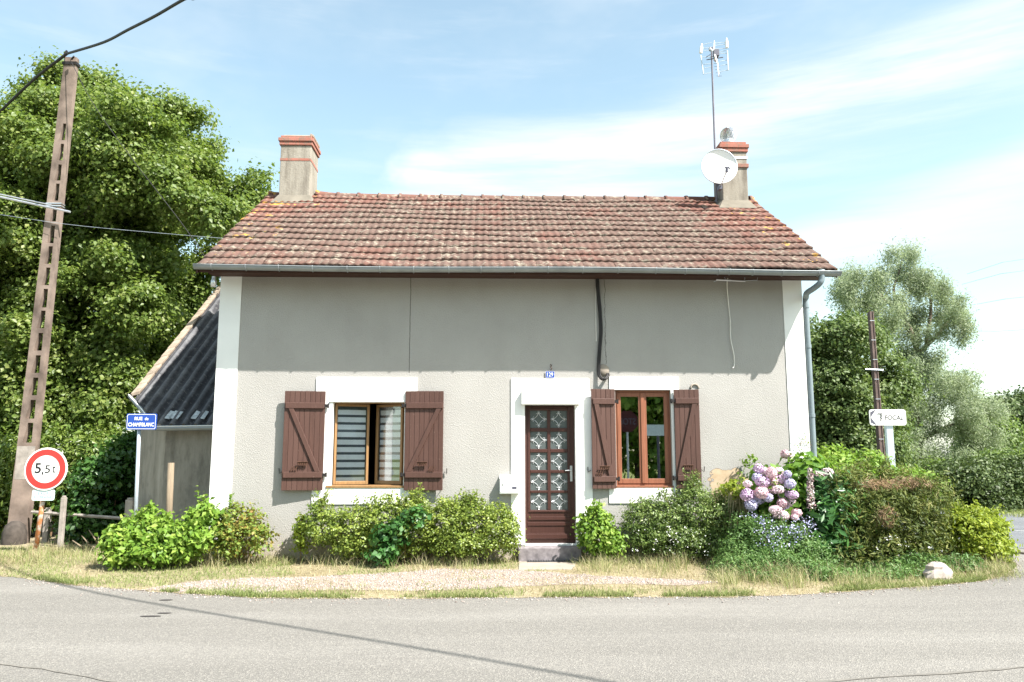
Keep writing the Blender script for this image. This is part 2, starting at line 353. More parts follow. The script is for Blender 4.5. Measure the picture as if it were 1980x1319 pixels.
class MB:
    def __init__(s): s.v = []; s.f = []
    def add(s, vs, fs):
        b = len(s.v); s.v += [tuple(p) for p in vs]; s.f += [tuple(b+i for i in f) for f in fs]; return s
    def box(s, x0, x1, y0, y1, z0, z1):
        vs = [(x, y, z) for z in (z0, z1) for y in (y0, y1) for x in (x0, x1)]
        return s.add(vs, [(0, 2, 3, 1), (4, 5, 7, 6), (0, 1, 5, 4), (2, 6, 7, 3), (0, 4, 6, 2), (1, 3, 7, 5)])
    def hexa(s, a, b):  # two quads a (front, ccw) and b (back)
        return s.add(list(a)+list(b), [(0, 1, 2, 3), (7, 6, 5, 4), (0, 4, 5, 1), (1, 5, 6, 2), (2, 6, 7, 3), (3, 7, 4, 0)])
    def prism(s, pts, d):  # polygon pts (3d), extruded by vector d
        n = len(pts); q = [(p[0]+d[0], p[1]+d[1], p[2]+d[2]) for p in pts]
        return s.add(list(pts)+q, [tuple(range(n)), tuple(range(2*n-1, n-1, -1))]+[(i, i+n, (i+1) % n+n, (i+1) % n) for i in range(n)])
    def tube(s, pts, r, n=8, cap=True):
        pts = [np.array(p, float) for p in pts]; m = len(pts)
        if not hasattr(r, '__len__'): r = [r]*m
        up = None; rings = []
        for i, p in enumerate(pts):
            t = pts[min(i+1, m-1)]-pts[max(i-1, 0)]; t = t/(np.linalg.norm(t)+1e-9)
            if up is None:
                up = np.cross(t, (0, 0, 1)) if abs(t[2]) < .9 else np.cross(t, (0, 1, 0))
            a = up-t*np.dot(up, t); a /= np.linalg.norm(a)+1e-9; up = a; b = np.cross(t, a)
            rings.append([p+(a*math.cos(2*PI*k/n)+b*math.sin(2*PI*k/n))*r[i] for k in range(n)])
        vs = [q for ring in rings for q in ring]
        fs = [(i*n+k, i*n+(k+1) % n, (i+1)*n+(k+1) % n, (i+1)*n+k) for i in range(m-1) for k in range(n)]
        if cap: fs += [tuple(range(n-1, -1, -1)), tuple(range((m-1)*n, m*n))]
        return s.add(vs, fs)
    def lathe(s, prof, c, n=24, axis=(0, 0, 1)):
        ax = np.array(axis, float); ax /= np.linalg.norm(ax)
        a = np.cross(ax, (0, 0, 1)) if abs(ax[2]) < .9 else np.cross(ax, (0, 1, 0)); a /= np.linalg.norm(a); b = np.cross(ax, a)
        c = np.array(c, float)
        vs = [c+ax*h+(a*math.cos(2*PI*k/n)+b*math.sin(2*PI*k/n))*r for r, h in prof for k in range(n)]
        m = len(prof)
        fs = [(i*n+k, i*n+(k+1) % n, (i+1)*n+(k+1) % n, (i+1)*n+k) for i in range(m-1) for k in range(n)]
        return s.add(vs, fs)
    def rot(s, piv, ang, i0=0):  # about vertical axis
        ca, sa = math.cos(ang), math.sin(ang)
        for i in range(i0, len(s.v)):
            x, y, z = s.v[i]; x -= piv[0]; y -= piv[1]
            s.v[i] = (piv[0]+x*ca-y*sa, piv[1]+x*sa+y*ca, z)
        return s
    def build(s, name, mat, parent=None, sm=False, bevel=0):
        w = wloc(parent) if parent is not None else (0, 0, 0)
        me = bpy.data.meshes.new(name); me.from_pydata([(x-w[0], y-w[1], z-w[2]) for x, y, z in s.v], [], s.f); me.update()
        if sm: me.polygons.foreach_set('use_smooth', [True]*len(me.polygons))
        me.materials.append(mat if not isinstance(mat, str) else M[mat])
        o = bpy.data.objects.new(name, me); C.objects.link(o); o.parent = parent
        if bevel:
            b = o.modifiers.new('bevel', 'BEVEL'); b.width = bevel; b.segments = 2; b.limit_method = 'ANGLE'
        return o
def rrect(x0, x1, z0, z1, r, y, n=5):
    pts = []
    for cx, cz, a0 in ((x1-r, z0+r, -90), (x1-r, z1-r, 0), (x0+r, z1-r, 90), (x0+r, z0+r, 180)):
        for k in range(n+1):
            a = math.radians(a0+90*k/n); pts.append((cx+r*math.cos(a), y, cz+r*math.sin(a)))
    return pts
def text(body, cx, cz, y, w, h, mat, parent, name='lettering', bold=0.0, depth=.002, mirror=False):
    cu = bpy.data.curves.new('t', 'FONT'); cu.body = body; cu.size = 1; cu.offset = bold; cu.align_x = 'CENTER'
    ob = bpy.data.objects.new('t', cu); C.objects.link(ob)
    dg = bpy.context.evaluated_depsgraph_get(); me = bpy.data.meshes.new_from_object(ob.evaluated_get(dg))
    bpy.data.objects.remove(ob)
    V = np.array([v.co[:] for v in me.vertices]); fs = [tuple(p.vertices) for p in me.polygons]
    mn = V.min(0); mx_ = V.max(0); s = (mx_-mn); s[s == 0] = 1
    X = ((V[:, 0]-mn[0])/s[0]-.5)*w*(-1 if mirror else 1)+cx; Z = ((V[:, 1]-mn[1])/s[1]-.5)*h+cz
    mb = MB(); mb.add([(a, y, b) for a, b in zip(X, Z)], fs)
    o = mb.build(name, mat, parent)
    bpy.data.meshes.remove(me)
    so = o.modifiers.new('solid', 'SOLIDIFY'); so.thickness = depth; so.offset = 0
    return o
# ------------------------------------------------------------------ foliage
def unit(a): return a/(np.linalg.norm(a, axis=1, keepdims=True)+1e-9)
def leaves(name, pos, nrm, Ln, Wd, mat, parent=None, droop=0.0, lobed=False, jit=.5):
    n = len(pos); nrm = unit(nrm)
    t = unit(np.cross(nrm, rng.normal(size=(n, 3)))); t[:, 2] -= droop; t = unit(t); b = np.cross(nrm, t)
    s = (1+jit*rng.uniform(-1, 1, (n, 1))); l = Ln*s; w = Wd*s
    V = np.empty((n, 4, 3), np.float32)
    V[:, 0] = pos-t*l*.5; V[:, 1] = pos+b*w*.5+nrm*w*.18-t*l*.06; V[:, 2] = pos+t*l*.5; V[:, 3] = pos-b*w*.5+nrm*w*.18-t*l*.06
    i = (np.arange(n)*4)[:, None]
    Fc = np.concatenate([i+np.array([[0, 1, 2]]), i+np.array([[0, 2, 3]])], 1).reshape(-1, 3)
    return from_np(name, V, Fc, mat if not isinstance(mat, str) else M[mat], parent)
def clumps(lobes, ncl, per, rc, flat=.6, up=.5, shell=(.7, 1.05), updir=.15, zmin=-1):
    lo = np.array(lobes, float); w = (lo[:, 3]*lo[:, 5]); w /= w.sum()
    k = rng.choice(len(lo), ncl, p=w); d = rng.normal(size=(ncl, 3)); d[:, 2] += updir; d = unit(d); d[:, 2] = np.where(d[:, 2] < zmin, -d[:, 2], d[:, 2])
    c = lo[k, :3]+d*lo[k, 3:6]*rng.uniform(shell[0], shell[1], (ncl, 1))
    keep = np.ones(ncl, bool)
    for j in range(len(lo)):
        q = np.linalg.norm((c-lo[j, :3])/lo[j, 3:6], axis=1); keep &= ~((q < .62) & (k != j))
    c = c[keep]; d = d[keep]; c[:, 2] = np.maximum(c[:, 2], .03)
    m = len(c)
    off = rng.normal(size=(m, per, 3))*rc*np.array([1, 1, flat])*rng.uniform(.6, 1.3, (m, 1, 1))
    pos = (c[:, None, :]+off).reshape(-1, 3)
    nr = (d[:, None, :]*.55+np.array([0, 0, up])+off/rc*.25+rng.normal(size=(m, per, 3))*.55).reshape(-1, 3)
    ok = pos[:, 2] > .01
    return pos[ok], nr[ok]
def pxl(u, v, Y, ru, rv, ry):  # lobe from where it stands in the picture, at its own distance
    x, y, z = P(u, v, Y); k = math.hypot(Y, x*0+0)/F*1.02
    return (x, y, z, ru*k, ry, rv*k)
def plant(name, label, cat, base, lobes, ncl, per, rc, Ln, Wd, mat, stems=8, stem_r=.008, smat='twig', group=None, shoots=0, shoot_k=1.0, **k):
    t = thing(name, label, cat, base, group)
    dr = k.pop('droop', .1)
    p, n = clumps(lobes, ncl, per, rc, **k)
    leaves('foliage', p, n, Ln, Wd, mat, t, dr)
    if shoots:
        mb = MB(); sp = []; sn = []
        for i in range(shoots):
            l = lobes[R.randrange(len(lobes))]; a = R.uniform(0, 2*PI); e = R.uniform(.15, .8)
            c0_ = np.array([l[0]+l[3]*math.cos(a)*e, l[1]+l[4]*math.sin(a)*e, l[2]+l[5]*math.sqrt(1-e*e)*.9])
            hh = R.uniform(.06, .20)*shoot_k; tip = c0_+np.array([R.gauss(0, .35)*hh, R.gauss(0, .35)*hh-.02, hh])
            mb.tube([c0_-np.array([0, 0, .05]), tip], [.003, .0015], 4)
            k_ = int(14+hh*90); f = rng.uniform(0, 1.05, (k_, 1)); sp.append(c0_+(tip-c0_)*f+rng.normal(0, .45, (k_, 3))*Ln); sn.append(rng.normal(0, .6, (k_, 3))+np.array([0, -.2, .6]))
        mb.build('shoot', M[smat], t); tag(leaves('shoot_leaves', np.concatenate(sp), np.concatenate(sn), Ln*.95, Wd*.95, mat, t, -.2), kind='stuff'); t.children[-1].name
    if stems:
        mb = MB(); lo = [l for l in lobes]
        for i in range(stems):
            l = lo[i % len(lo)]
            bx = base[0]+(l[0]-base[0])*.55+R.uniform(-.1, .1)*l[3]*3; by = base[1]+R.uniform(-.3, .3)*l[4]
            e = (l[0]+R.uniform(-.6, .6)*l[3], l[1]+R.uniform(-.5, .5)*l[4], l[2]+R.uniform(0, .7)*l[5])
            mid = ((bx*.6+e[0]*.4)+R.uniform(-.05, .05)*l[3], (by+e[1])/2, e[2]*.5)
            mb.tube([(bx, by, -.02), mid, e], [stem_r, stem_r*.7, stem_r*.3], 5)
        mb.build('stem', smat, t, True)
    return t
def poly_lobes(poly, n, Y0, dy, r0, r1, rz=.7, seed=3):
    rr = random.Random(seed); us = [p[0] for p in poly]; vs = [p[1] for p in poly]; out = []
    def ins(u, v):
        c = False; j = len(poly)-1
        for i in range(len(poly)):
            (a, b), (e, f) = poly[i], poly[j]
            if (b > v) != (f > v) and u < (e-a)*(v-b)/(f-b)+a: c = not c
            j = i
        return c
    tries = 0
    while len(out) < n and tries < 20000:
        tries += 1
        u = rr.uniform(min(us), max(us)); v = rr.uniform(min(vs), max(vs))
        if not ins(u, v): continue
        Y = Y0+rr.uniform(-dy, dy); r = rr.uniform(r0, r1); x, y, z = P(u, v, Y)
        if z < r*rz*.3: continue
        out.append((x, y, z, r, r*.95, r*rz))
    return out
def blades(name, pos, hgt, wid, lean, mat, label, parent=None, cat='grass', kind='stuff'):
    n = len(pos); a = rng.uniform(0, 2*PI, n); h = hgt*rng.uniform(.5, 1.3, n)
    ln = rng.normal(0, lean, (n, 2))*h[:, None]
    V = np.zeros((n, 5, 3), np.float32); w = wid*rng.uniform(.6, 1.2, n)
    wx = np.cos(a)*w*.5; wy = np.sin(a)*w*.5
    V[:, 0] = pos; V[:, 0, 0] -= wx; V[:, 0, 1] -= wy
    V[:, 1] = pos; V[:, 1, 0] += wx; V[:, 1, 1] += wy
    for j, s in ((2, 1), (3, -1)):
        V[:, j] = pos; V[:, j, 0] += ln[:, 0]*.35+s*wx*.8; V[:, j, 1] += ln[:, 1]*.35+s*wy*.8; V[:, j, 2] += h*.6
    hh = h*np.maximum(.25, 1-.5*(ln**2).sum(1)/(h**2))
    V[:, 2, 2] = pos[:, 2]+hh*.6; V[:, 3, 2] = V[:, 2, 2]
    V[:, 4] = pos; V[:, 4, :2] += ln; V[:, 4, 2] += hh
    i = (np.arange(n)*5)[:, None]
    Fc = np.concatenate([i+np.array([[0, 1, 2]]), i+np.array([[0, 2, 3]]), i+np.array([[3, 2, 4]])], 1).reshape(-1, 3)
    o = from_np(name, V, Fc, M[mat], parent)
    if label: tag(o, label, cat, None, kind)
    return o
def inpoly(x, y, poly):
    c = np.zeros(len(x), bool); j = len(poly)-1
    for i in range(len(poly)):
        a, b = poly[i][:2]; e, f = poly[j][:2]
        m = ((b > y) != (f > y)) & (x < (e-a)*(y-b)/((f-b) or 1e-9)+a); c ^= m; j = i
    return c
def scatter(poly, n):
    xs = [p[0] for p in poly]; ys = [p[1] for p in poly]
    out = np.zeros((0, 3))
    while len(out) < n:
        x = rng.uniform(min(xs), max(xs), n*2); y = rng.uniform(min(ys), max(ys), n*2); k = inpoly(x, y, poly)
        out = np.concatenate([out, np.stack([x[k], y[k], np.zeros(k.sum())], 1)])
    return out[:n]
def vnoise(p, f, seed=0):
    s = np.zeros(len(p)); r = np.random.default_rng(seed)
    for o in range(4):
        a = r.uniform(0, 2*PI, 2); d = r.normal(size=(3, 2)); ph = r.uniform(0, 6, 3)
        for i in range(3): s += np.sin((p[:, 0]*d[i, 0]+p[:, 1]*d[i, 1])*f*(1.8**o)+ph[i])/(1.4**o)
    return s/5
def sheet(name, pts, z, mat, kind='structure'):
    mb = MB(); mb.add([(p[0], p[1], z) for p in pts], [tuple(range(len(pts)))])
    return tag(mb.build(name, mat), kind=kind)
def jag(pts, step=.12, amp=.035, seed=1):
    r = random.Random(seed); out = []
    for (a, b) in zip(pts, pts[1:]):
        n = max(1, int(math.dist(a[:2], b[:2])/step))
        for i in range(n):
            t = i/n; out.append((a[0]+(b[0]-a[0])*t+r.uniform(-amp, amp), a[1]+(b[1]-a[1])*t+r.uniform(-amp, amp)))
    out.append(pts[-1][:2]); return out

# ================================================================== SETTING
mb = MB(); mb.add([(-600, -300, 0), (600, -300, 0), (600, 1200, 0), (-600, 1200, 0)], [(0, 1, 2, 3)])
tag(mb.build('ground', M['field']), kind='structure')
edge_px = [(0, 1115), (60, 1121), (130, 1132), (230, 1140), (350, 1149), (500, 1158), (740, 1159), (980, 1157), (1230, 1156), (1400, 1156), (1550, 1151), (1700, 1141), (1800, 1135), (1900, 1125), (1945, 1114), (1966, 1098), (1955, 1084), (1938, 1070), (1925, 1055)]
edge = [G(*p)[:2] for p in edge_px]
edge = [(-14, 14.6), (-9, 12.4)]+edge
roadpts = [(-40, -14), (40, -14), (40, 12.2), (14, 12.7), (9.35, 14.2)]+[(e[0], e[1]+.35) for e in edge[::-1]]+[(-40, 26)]
sheet('road', roadpts, .004, M['road'])
far_edge = [(9.3, 14.6), (8.6, 17.0), (6.5, 20.0), (2, 24)]
side = [(60, 8.0), (9.25, 13.25), (9.0, 14.4), (8.4, 17.5), (6.0, 21.0), (0, 27), (-8, 33), (-6, 36.5), (4, 31), (11, 25.3), (15.0, 21.5), (60, 15.6)]
sheet('side_road', side, .008, M['road2'])
lw = .11
c0 = G(1925, 1024); c1 = G(1980, 1028.5); dx, dy = c1[0]-c0[0], c1[1]-c0[1]; q = math.hypot(dx, dy); dx /= q; dy /= q
sheet('road_line', [(c0[0]-dx*4-lw*dy*-1*-1, c0[1]-dy*4), (c0[0]-dx*4, c0[1]-dy*4+lw), (c0[0]+dx*20, c0[1]+dy*20+lw), (c0[0]+dx*20, c0[1]+dy*20)], .012, M['paint_line'])
verge_back = [(9.1, 14.6), (8.3, 17.2), (6.4, 20.2), (-14, 21)]
verge = jag(edge, .1, .035)+verge_back
sheet('verge', verge, .0075, M['verge'])
gr_px = [(270, 1143), (360, 1127), (470, 1120), (600, 1117), (740, 1110), (860, 1101), (990, 1104), (1130, 1113), (1300, 1121), (1390, 1127), (1350, 1134), (1200, 1131), (1080, 1133), (960, 1138), (850, 1144), (700, 1143), (560, 1143), (500, 1150), (420, 1149)]
grav = jag([G(*p)[:2] for p in gr_px+gr_px[:1]], .12, .05, 4)[:-1]
sheet('gravel_path', grav, .0115, M['gravel_base'])
slab = [G(1003, 1104)[:2], G(1108, 1103)[:2], G(1118, 1083)[:2], G(1003, 1083)[:2]]
mb = MB(); mb.prism([(x, y, .0) for x, y in slab], (0, 0, .018)); tag(mb.build('pavement_slab', M['slab'], bevel=.004), kind='structure')
# kerb of the side road
kp = [G(1925, 1064), G(1980, 1073.5)]
mb = MB(); kdx = kp[1][0]-kp[0][0]; kdy = kp[1][1]-kp[0][1]
mb.prism([(kp[0][0], kp[0][1], .0), (kp[0][0]+kdx*9, kp[0][1]+kdy*9*.35, .0), (kp[0][0]+kdx*9, kp[0][1]+kdy*9*.35+.16, .0), (kp[0][0], kp[0][1]+.16, .0)], (0, 0, .035))
tag(mb.build('kerb', M['slab']), kind='structure')
# dark spots, a shadow line painted as a strip, and a seam
for i, (u, v, a, b) in enumerate(((321, 1161.5, .075, .02), (318, 1187, .07, .018), (291, 1193, .105, .02))):
    x, y, _ = G(u, v); mb = MB(); mb.add([(x+a*math.cos(2*PI*k/14), y+b*1.6*math.sin(2*PI*k/14), .009) for k in range(14)], [tuple(range(14))])
    tag(mb.build('tar_patch', M['tar']), kind='structure')
def seam_or_shadow(px, w, seed):
    pts = jag([G(*p)[:2] for p in px], .15, .012, seed); r = random.Random(seed)
    mb = MB()
    vs = []; fs = []
    for i, (x, y) in enumerate(pts):
        ww = w*r.uniform(.4, 1.3); vs += [(x, y-ww, .0085), (x, y+ww, .0085)]
    for i in range(len(pts)-1): fs.append((2*i, 2*i+2, 2*i+3, 2*i+1))
    mb.add(vs, fs); tag(mb.build('road_seam', M['seam']), kind='structure')
M['seam'] = simple('seam_dirt', (.15, .14, .125), .9, 0, .3, 6)  # one tone for the painted shadow line and the seam
seam_or_shadow([(-40, 1283), (80, 1295), (200, 1316), (320, 1345)], .012, 5)  # second faint shadow line, laid on the road as a dark strip
seam_or_shadow([(1560, 1322), (1700, 1312), (1850, 1303), (2000, 1290)], .02, 6)

# grass
vfront = jag(edge, .1, .03, 9)
def rowpoly(px): return [G(*p)[:2] for p in px]
strawp = scatter(edge+[(8.9, 13.2), (7.5, 12.6), (-14, 16)], 90000)
ing = inpoly(strawp[:, 0], strawp[:, 1], grav)
inslab = inpoly(strawp[:, 0], strawp[:, 1], slab)
nn = vnoise(strawp, 1.1, 2)
strawp = strawp[(~ing | (rng.uniform(size=len(strawp)) < np.clip(.02+(vnoise(strawp, 2.6, 12)-.02)*2.2, .03, .85))) & ~inslab & (strawp[:, 1] < 13.2+1.2*(strawp[:, 0] < -4.3)*1.0)]
strawp[:, 2] = .007
n1 = vnoise(strawp, 1.3, 5)
blades('dry_grass', strawp[n1 < .08], .06, .007, 1.5, 'straw', 'short straw coloured dry grass over the verge')
blades('green_grass', strawp[n1 >= .08], .06, .008, .9, 'greengrass', 'short greener grass patches in the verge')
# greener strip on the road edge
ep = []
for a, b in zip(edge[3:], edge[4:]):
    n = int(math.dist(a, b)*1500)
    t = rng.uniform(0, 1, n); s = rng.exponential(.14, n)
    ep.append(np.stack([a[0]+(b[0]-a[0])*t, a[1]+(b[1]-a[1])*t+s+.01, np.full(n, .006)], 1))
ep = np.concatenate(ep); ne = vnoise(ep, 1.7, 8)
blades('edge_grass', ep[ne > -.15], .055, .008, .45, 'greengrass', 'low green and straw grass fringe along the road edge')
# tall dry tufts at the foot of the plants
tp = []
for (u0, u1, v, dn) in ((500, 640, 1082, 900), (820, 930, 1088, 500), (1120, 1400, 1088, 2600), (180, 560, 1088, 2200), (60, 200, 1070, 800), (640, 1000, 1088, 900), (1380, 1560, 1118, 1700), (1560, 1960, 1112, 2600), (0, 80, 1085, 700)):
    for i in range(dn):
        x, y, _ = G(R.uniform(u0, u1), v+R.gauss(0, 5)); tp.append((x, y, .01))
tp = np.array(tp)
wp = []
for (u0, u1, v, dn, sd) in ((490, 600, 1070, 1500, 7), (560, 700, 1085, 900, 5), (850, 915, 1085, 600, 5), (1120, 1400, 1092, 5200, 9), (1390, 1560, 1128, 2600, 7), (1820, 1950, 1105, 1500, 8), (210, 520, 1085, 3600, 8), (20, 200, 1075, 900, 7), (1560, 1800, 1128, 1500, 5), (600, 1000, 1100, 900, 4)):
    for i in range(dn):
        u_ = R.uniform(u0, u1); x, y, _ = G(u_, v+R.gauss(0, sd)+6*math.sin(u_*.05)); wp.append((x, y, .005))
wp = np.array(wp); hv = .16+.10*vnoise(wp, 2.2, 31); kk = rng.uniform(size=len(wp)) < np.clip(.65+vnoise(wp, 4.0, 33)*1.3, .1, 1)
wp = wp[kk]; hv = hv[kk]; mm = rng.uniform(size=len(wp)) < .55
blades('wispy_dry_grass', wp[mm], hv[mm]*1.35, .0045, .55, 'palestraw', 'pale wispy seeding grass rising in front of the bushes')
blades('wispy_green_grass', wp[~mm], hv[~mm]*1.1, .006, .5, 'greengrass', 'thin green grass mixed in the pale wisps before the bushes')
tp = tp[vnoise(tp, 3.5, 3)+rng.normal(0, .2, len(tp)) > -.15]
blades('tall_dry_grass', tp, .16, .006, .8, 'straw', 'tall wispy dry grass at the foot of the bushes')
tp2 = np.concatenate([tp+rng.normal(0, .12, tp.shape)*np.array([1, 1, 0]) for _ in range(1)])
blades('tall_green_grass', tp2, .14, .007, .7, 'greengrass', 'tall green grass at the foot of the bushes')
# far verge and roadside grass beyond side road
fp = scatter([(13.2, 20.6), (22, 19.6), (24, 27), (12, 27)], 9000); blades('far_grass', fp, .12, .02, .3, 'greengrass', 'pale mown grass beyond the side road')
# gravel
gp = scatter(grav, 8500); ge = []
for a, b in zip(edge[3:], edge[4:]):
    n = int(math.dist(a, b)*110); t = rng.uniform(0, 1, n); s = rng.exponential(.10, n); ge.append(np.stack([a[0]+(b[0]-a[0])*t, a[1]+(b[1]-a[1])*t-s+.04, np.full(n, -.006)], 1))
gp = np.concatenate([gp]+ge); s = rng.uniform(.005, .014, len(gp))*rng.uniform(.6, 1.2, len(gp))
oc = np.array([[1, 0, 0], [-1, 0, 0], [0, 1, 0], [0, -1, 0], [0, 0, .7], [0, 0, -.7]]); of = np.array([[0, 2, 4], [2, 1, 4], [1, 3, 4], [3, 0, 4], [2, 0, 5], [1, 2, 5], [3, 1, 5], [0, 3, 5]])
V = gp[:, None, :]+(oc[None]+rng.normal(0, .2, (len(gp), 6, 3)))*s[:, None, None]; V[:, :, 2] += .013
tag(from_np('gravel', V, (np.arange(len(gp))[:, None, None]*6+of[None]).reshape(-1, 3), M['pebble']), 'loose pale pink and grey gravel by the road', 'gravel', None, 'stuff')

# ================================================================== HOUSE
YW = 12.4; XL, XR = -4.185, 5.04; YB = 18.4
RX0, RX1 = -4.36, 5.37; YE = 11.80; ZE = 4.408; YR = 15.4; ZR = 6.72; SL = (ZR-ZE)/(YR-YE)
def px(u, v, Y=YW): p = P(u, v, Y); return p[0], p[2]
house = thing('house', 'small grey roughcast cottage with brown shutters and a tiled roof', 'house', (.4, YW, 0))
WT = .28
ow1 = (px(636, 850)[0], px(785, 850)[0], px(700, 942)[1], px(700, 757)[1])
ow2 = (px(1191, 850)[0], px(1299, 850)[0], px(1240, 942)[1], px(1240, 754)[1])
od = (px(1008, 900)[0], px(1121, 900)[0], .0, px(1060, 757)[1])
ztop = ZE+.12
mb = MB()
cols = [(XL, ow1[0], None), (ow1[0], ow1[1], ow1), (ow1[1], od[0], None), (od[0], od[1], od), (od[1], ow2[0], None), (ow2[0], ow2[1], ow2), (ow2[1], XR, None)]
for a, b, o_ in cols:
    if o_ is None: mb.box(a, b, YW, YW+WT, -.05, ztop)
    else:
        if o_[2] > 0.01: mb.box(a, b, YW, YW+WT, -.05, o_[2])
        mb.box(a, b, YW, YW+WT, o_[3], ztop)
def ZB(y): return ZE+.05+(min(y, 2*YR-y)-YE)*SL-.06
for x0, x1 in ((XL, XL+WT), (XR-WT, XR)):
    prof = [(YW+WT, -.05), (YB, -.05), (YB, ZB(YB)), (YR, ZB(YR)), (YW+WT, ZB(YW+WT))]
    mb.prism([(x0, y, z) for y, z in prof], (x1-x0, 0, 0))
mb.box(XL+WT, XR-WT, YB-WT, YB, -.05, ztop)
mb.build('wall', M['render'], house)
mb = MB(); mb.box(XL+WT, XR-WT, YW+WT+.002, YB-WT, -.04, .12); mb.box(XL+WT, XR-WT, YW+WT+.002, YB-WT, 2.75, 2.9)
mb.box(-.1, 0, YW+WT+.002, YB-WT, .12, 2.75); mb.box(1.7, 1.8, YW+WT+.002, YB-WT, .12, 2.75); mb.box(XL+WT, XR-WT, 15.4, 15.5, .12, 2.75)
mb.build('interior', M['dark_room'], house)
# white bands
for n, x0, x1 in (('l', XL-.006, px(468, 545)[0]), ('r', px(1512, 545)[0], XR+.006)):
    mb = MB(); mb.box(x0, x1, YW-.012, YW+.0005, .0, ztop-.05); mb.build('corner_band', M['white'], house)
B = .016
def band(rects, par, name):
    mb = MB()
    for (u0, v0, u1, v1) in rects:
        x0 = px(u0, (v0+v1)/2)[0]; x1 = px(u1, (v0+v1)/2)[0]; z1 = px((u0+u1)/2, v0)[1]; z0 = px((u0+u1)/2, v1)[1]
        mb.box(x0, x1, YW-B, YW+.0005, z0, z1)
    return mb.build(name, M['white'], par)

# ---- left window
w1x0, w1x1, w1z0, w1z1 = ow1
win = MB(); fy0, fy1 = YW+.10, YW+.16
zt = px(700, 778)[1]
win.box(w1x0, w1x0+.045, fy0, fy1, w1z0, zt); win.box(w1x1-.045, w1x1, fy0, fy1, w1z0, zt); win.box(w1x0+.045, w1x1-.045, fy0, fy1, w1z0, w1z0+.03); win.box(w1x0+.045, w1x1-.045, fy0, fy1, zt-.012, zt)
W1 = win.build('window', M['oak'], house, bevel=.004)
band([(612, 730, 807, 757), (603, 942, 792, 975), (627, 757, 636, 942), (785, 757, 791, 942)], W1, 'window_surround')
mb = MB(); mb.box(w1x0+.002, w1x1-.002, YW-.03, YW+.14, zt+.012, w1z1-.006); mb.box(w1x0-.005, w1x1+.005, YW-.036, YW+.12, zt, zt+.03)
mb.build('roller_box', M['white_pvc'], W1, bevel=.006)
for xa_, xb_ in ((w1x0, w1x0+.05), (w1x1-.03, w1x1)):
    MB().box(xa_, xb_, YW-.02, YW+.0995, w1z0+.0225, zt-.002).build('shutter_rail', M['white_pvc'], W1, bevel=.003)
mb = MB(); mb.box(w1x0-.02, w1x1+.02, YW-.03, YW+.11, w1z0-.01, w1z0+.022); mb.build('sill', M['oak'], W1, bevel=.004)
def sash(x0, x1, z0, z1, y, piv, ang, frame, par, glass, fw=.055, blind=None):
    a = MB(); a.box(x0, x0+fw, y, y+.05, z0, z1); a.box(x1-fw, x1, y, y+.05, z0, z1); a.box(x0+fw, x1-fw, y, y+.05, z0, z0+fw+.015); a.box(x0+fw, x1-fw, y, y+.05, z1-fw, z1)
    a.rot(piv, ang); s_ = a.build('sash', frame, par, bevel=.005)
    g = MB(); g.box(x0+fw-.004, x1-fw+.004, y+.022, y+.026, z0+fw+.01, z1-fw+.004); g.rot(piv, ang); g.build('pane', glass, par)
    if blind:
        b = MB(); c = MB(); n = 10; hh = (z1-z0-.08)/n
        bx0, bx1 = x0+fw+.012, x1-fw-.012
        for i in range(n):
            zz = z1-.05-hh*(i+1); b.box(bx0, bx1, y+.052, y+.054, zz, zz+hh*.66)
        c.box(bx0-.01, bx1+.01, y+.060, y+.062, z0+.03, z1-.03)
        b.rot(piv, ang); c.rot(piv, ang); b.build('blind_stripe', M['curtain_w'], par); c.build('blind', M['curtain_g'], par)
mid = (w1x0+w1x1)/2
sash(w1x0+.046, mid-.005, w1z0+.034, zt-.014, fy0+.01, (w1x0+.046, fy0+.06), math.radians(19), M['oak'], W1, M['glass'], .038, blind=1)
sash(mid+.005, w1x1-.046, w1z0+.034, zt-.014, fy0+.01, (w1x1-.046, fy0+.06), math.radians(-33), M['oak'], W1, M['glass'], .038, blind=1)
# ---- right window
w2x0, w2x1, w2z0, w2z1 = ow2
win = MB(); fy0, fy1 = YW+.07, YW+.13
win.box(w2x0, w2x0+.035, fy0, fy1, w2z0, w2z1); win.box(w2x1-.035, w2x1, fy0, fy1, w2z0, w2z1); win.box(w2x0+.035, w2x1-.035, fy0, fy1, w2z0, w2z0+.05); win.box(w2x0+.035, w2x1-.035, fy0, fy1, w2z1-.04, w2z1)
W2 = win.build('window', M['redwood'], house, bevel=.004)
band([(1178, 729, 1312, 754), (1178, 942, 1307, 973), (1299, 754, 1304, 942)], W2, 'window_surround')
mb = MB(); mb.box(w2x0-.01, w2x1+.01, YW-.02, YW+.08, w2z0-.01, w2z0+.02); mb.build('sill', M['redwood'], W2, bevel=.004)
mid = (w2x0+w2x1)/2
sash(w2x0+.036, mid-.002, w2z0+.052, w2z1-.042, fy0-.01, (0, 0), 0, M['redwood'], W2, M['glass_r'], .06)
sash(mid+.002, w2x1-.036, w2z0+.052, w2z1-.042, fy0-.01, (0, 0), 0, M['redwood'], W2, M['glass_r'], .06)
mb = MB(); mb.box(mid-.03, mid+.03, fy0-.028, fy0-.0105, w2z0+.055, w2z1-.045); mb.build('mullion', M['redwood'], W2, bevel=.006)

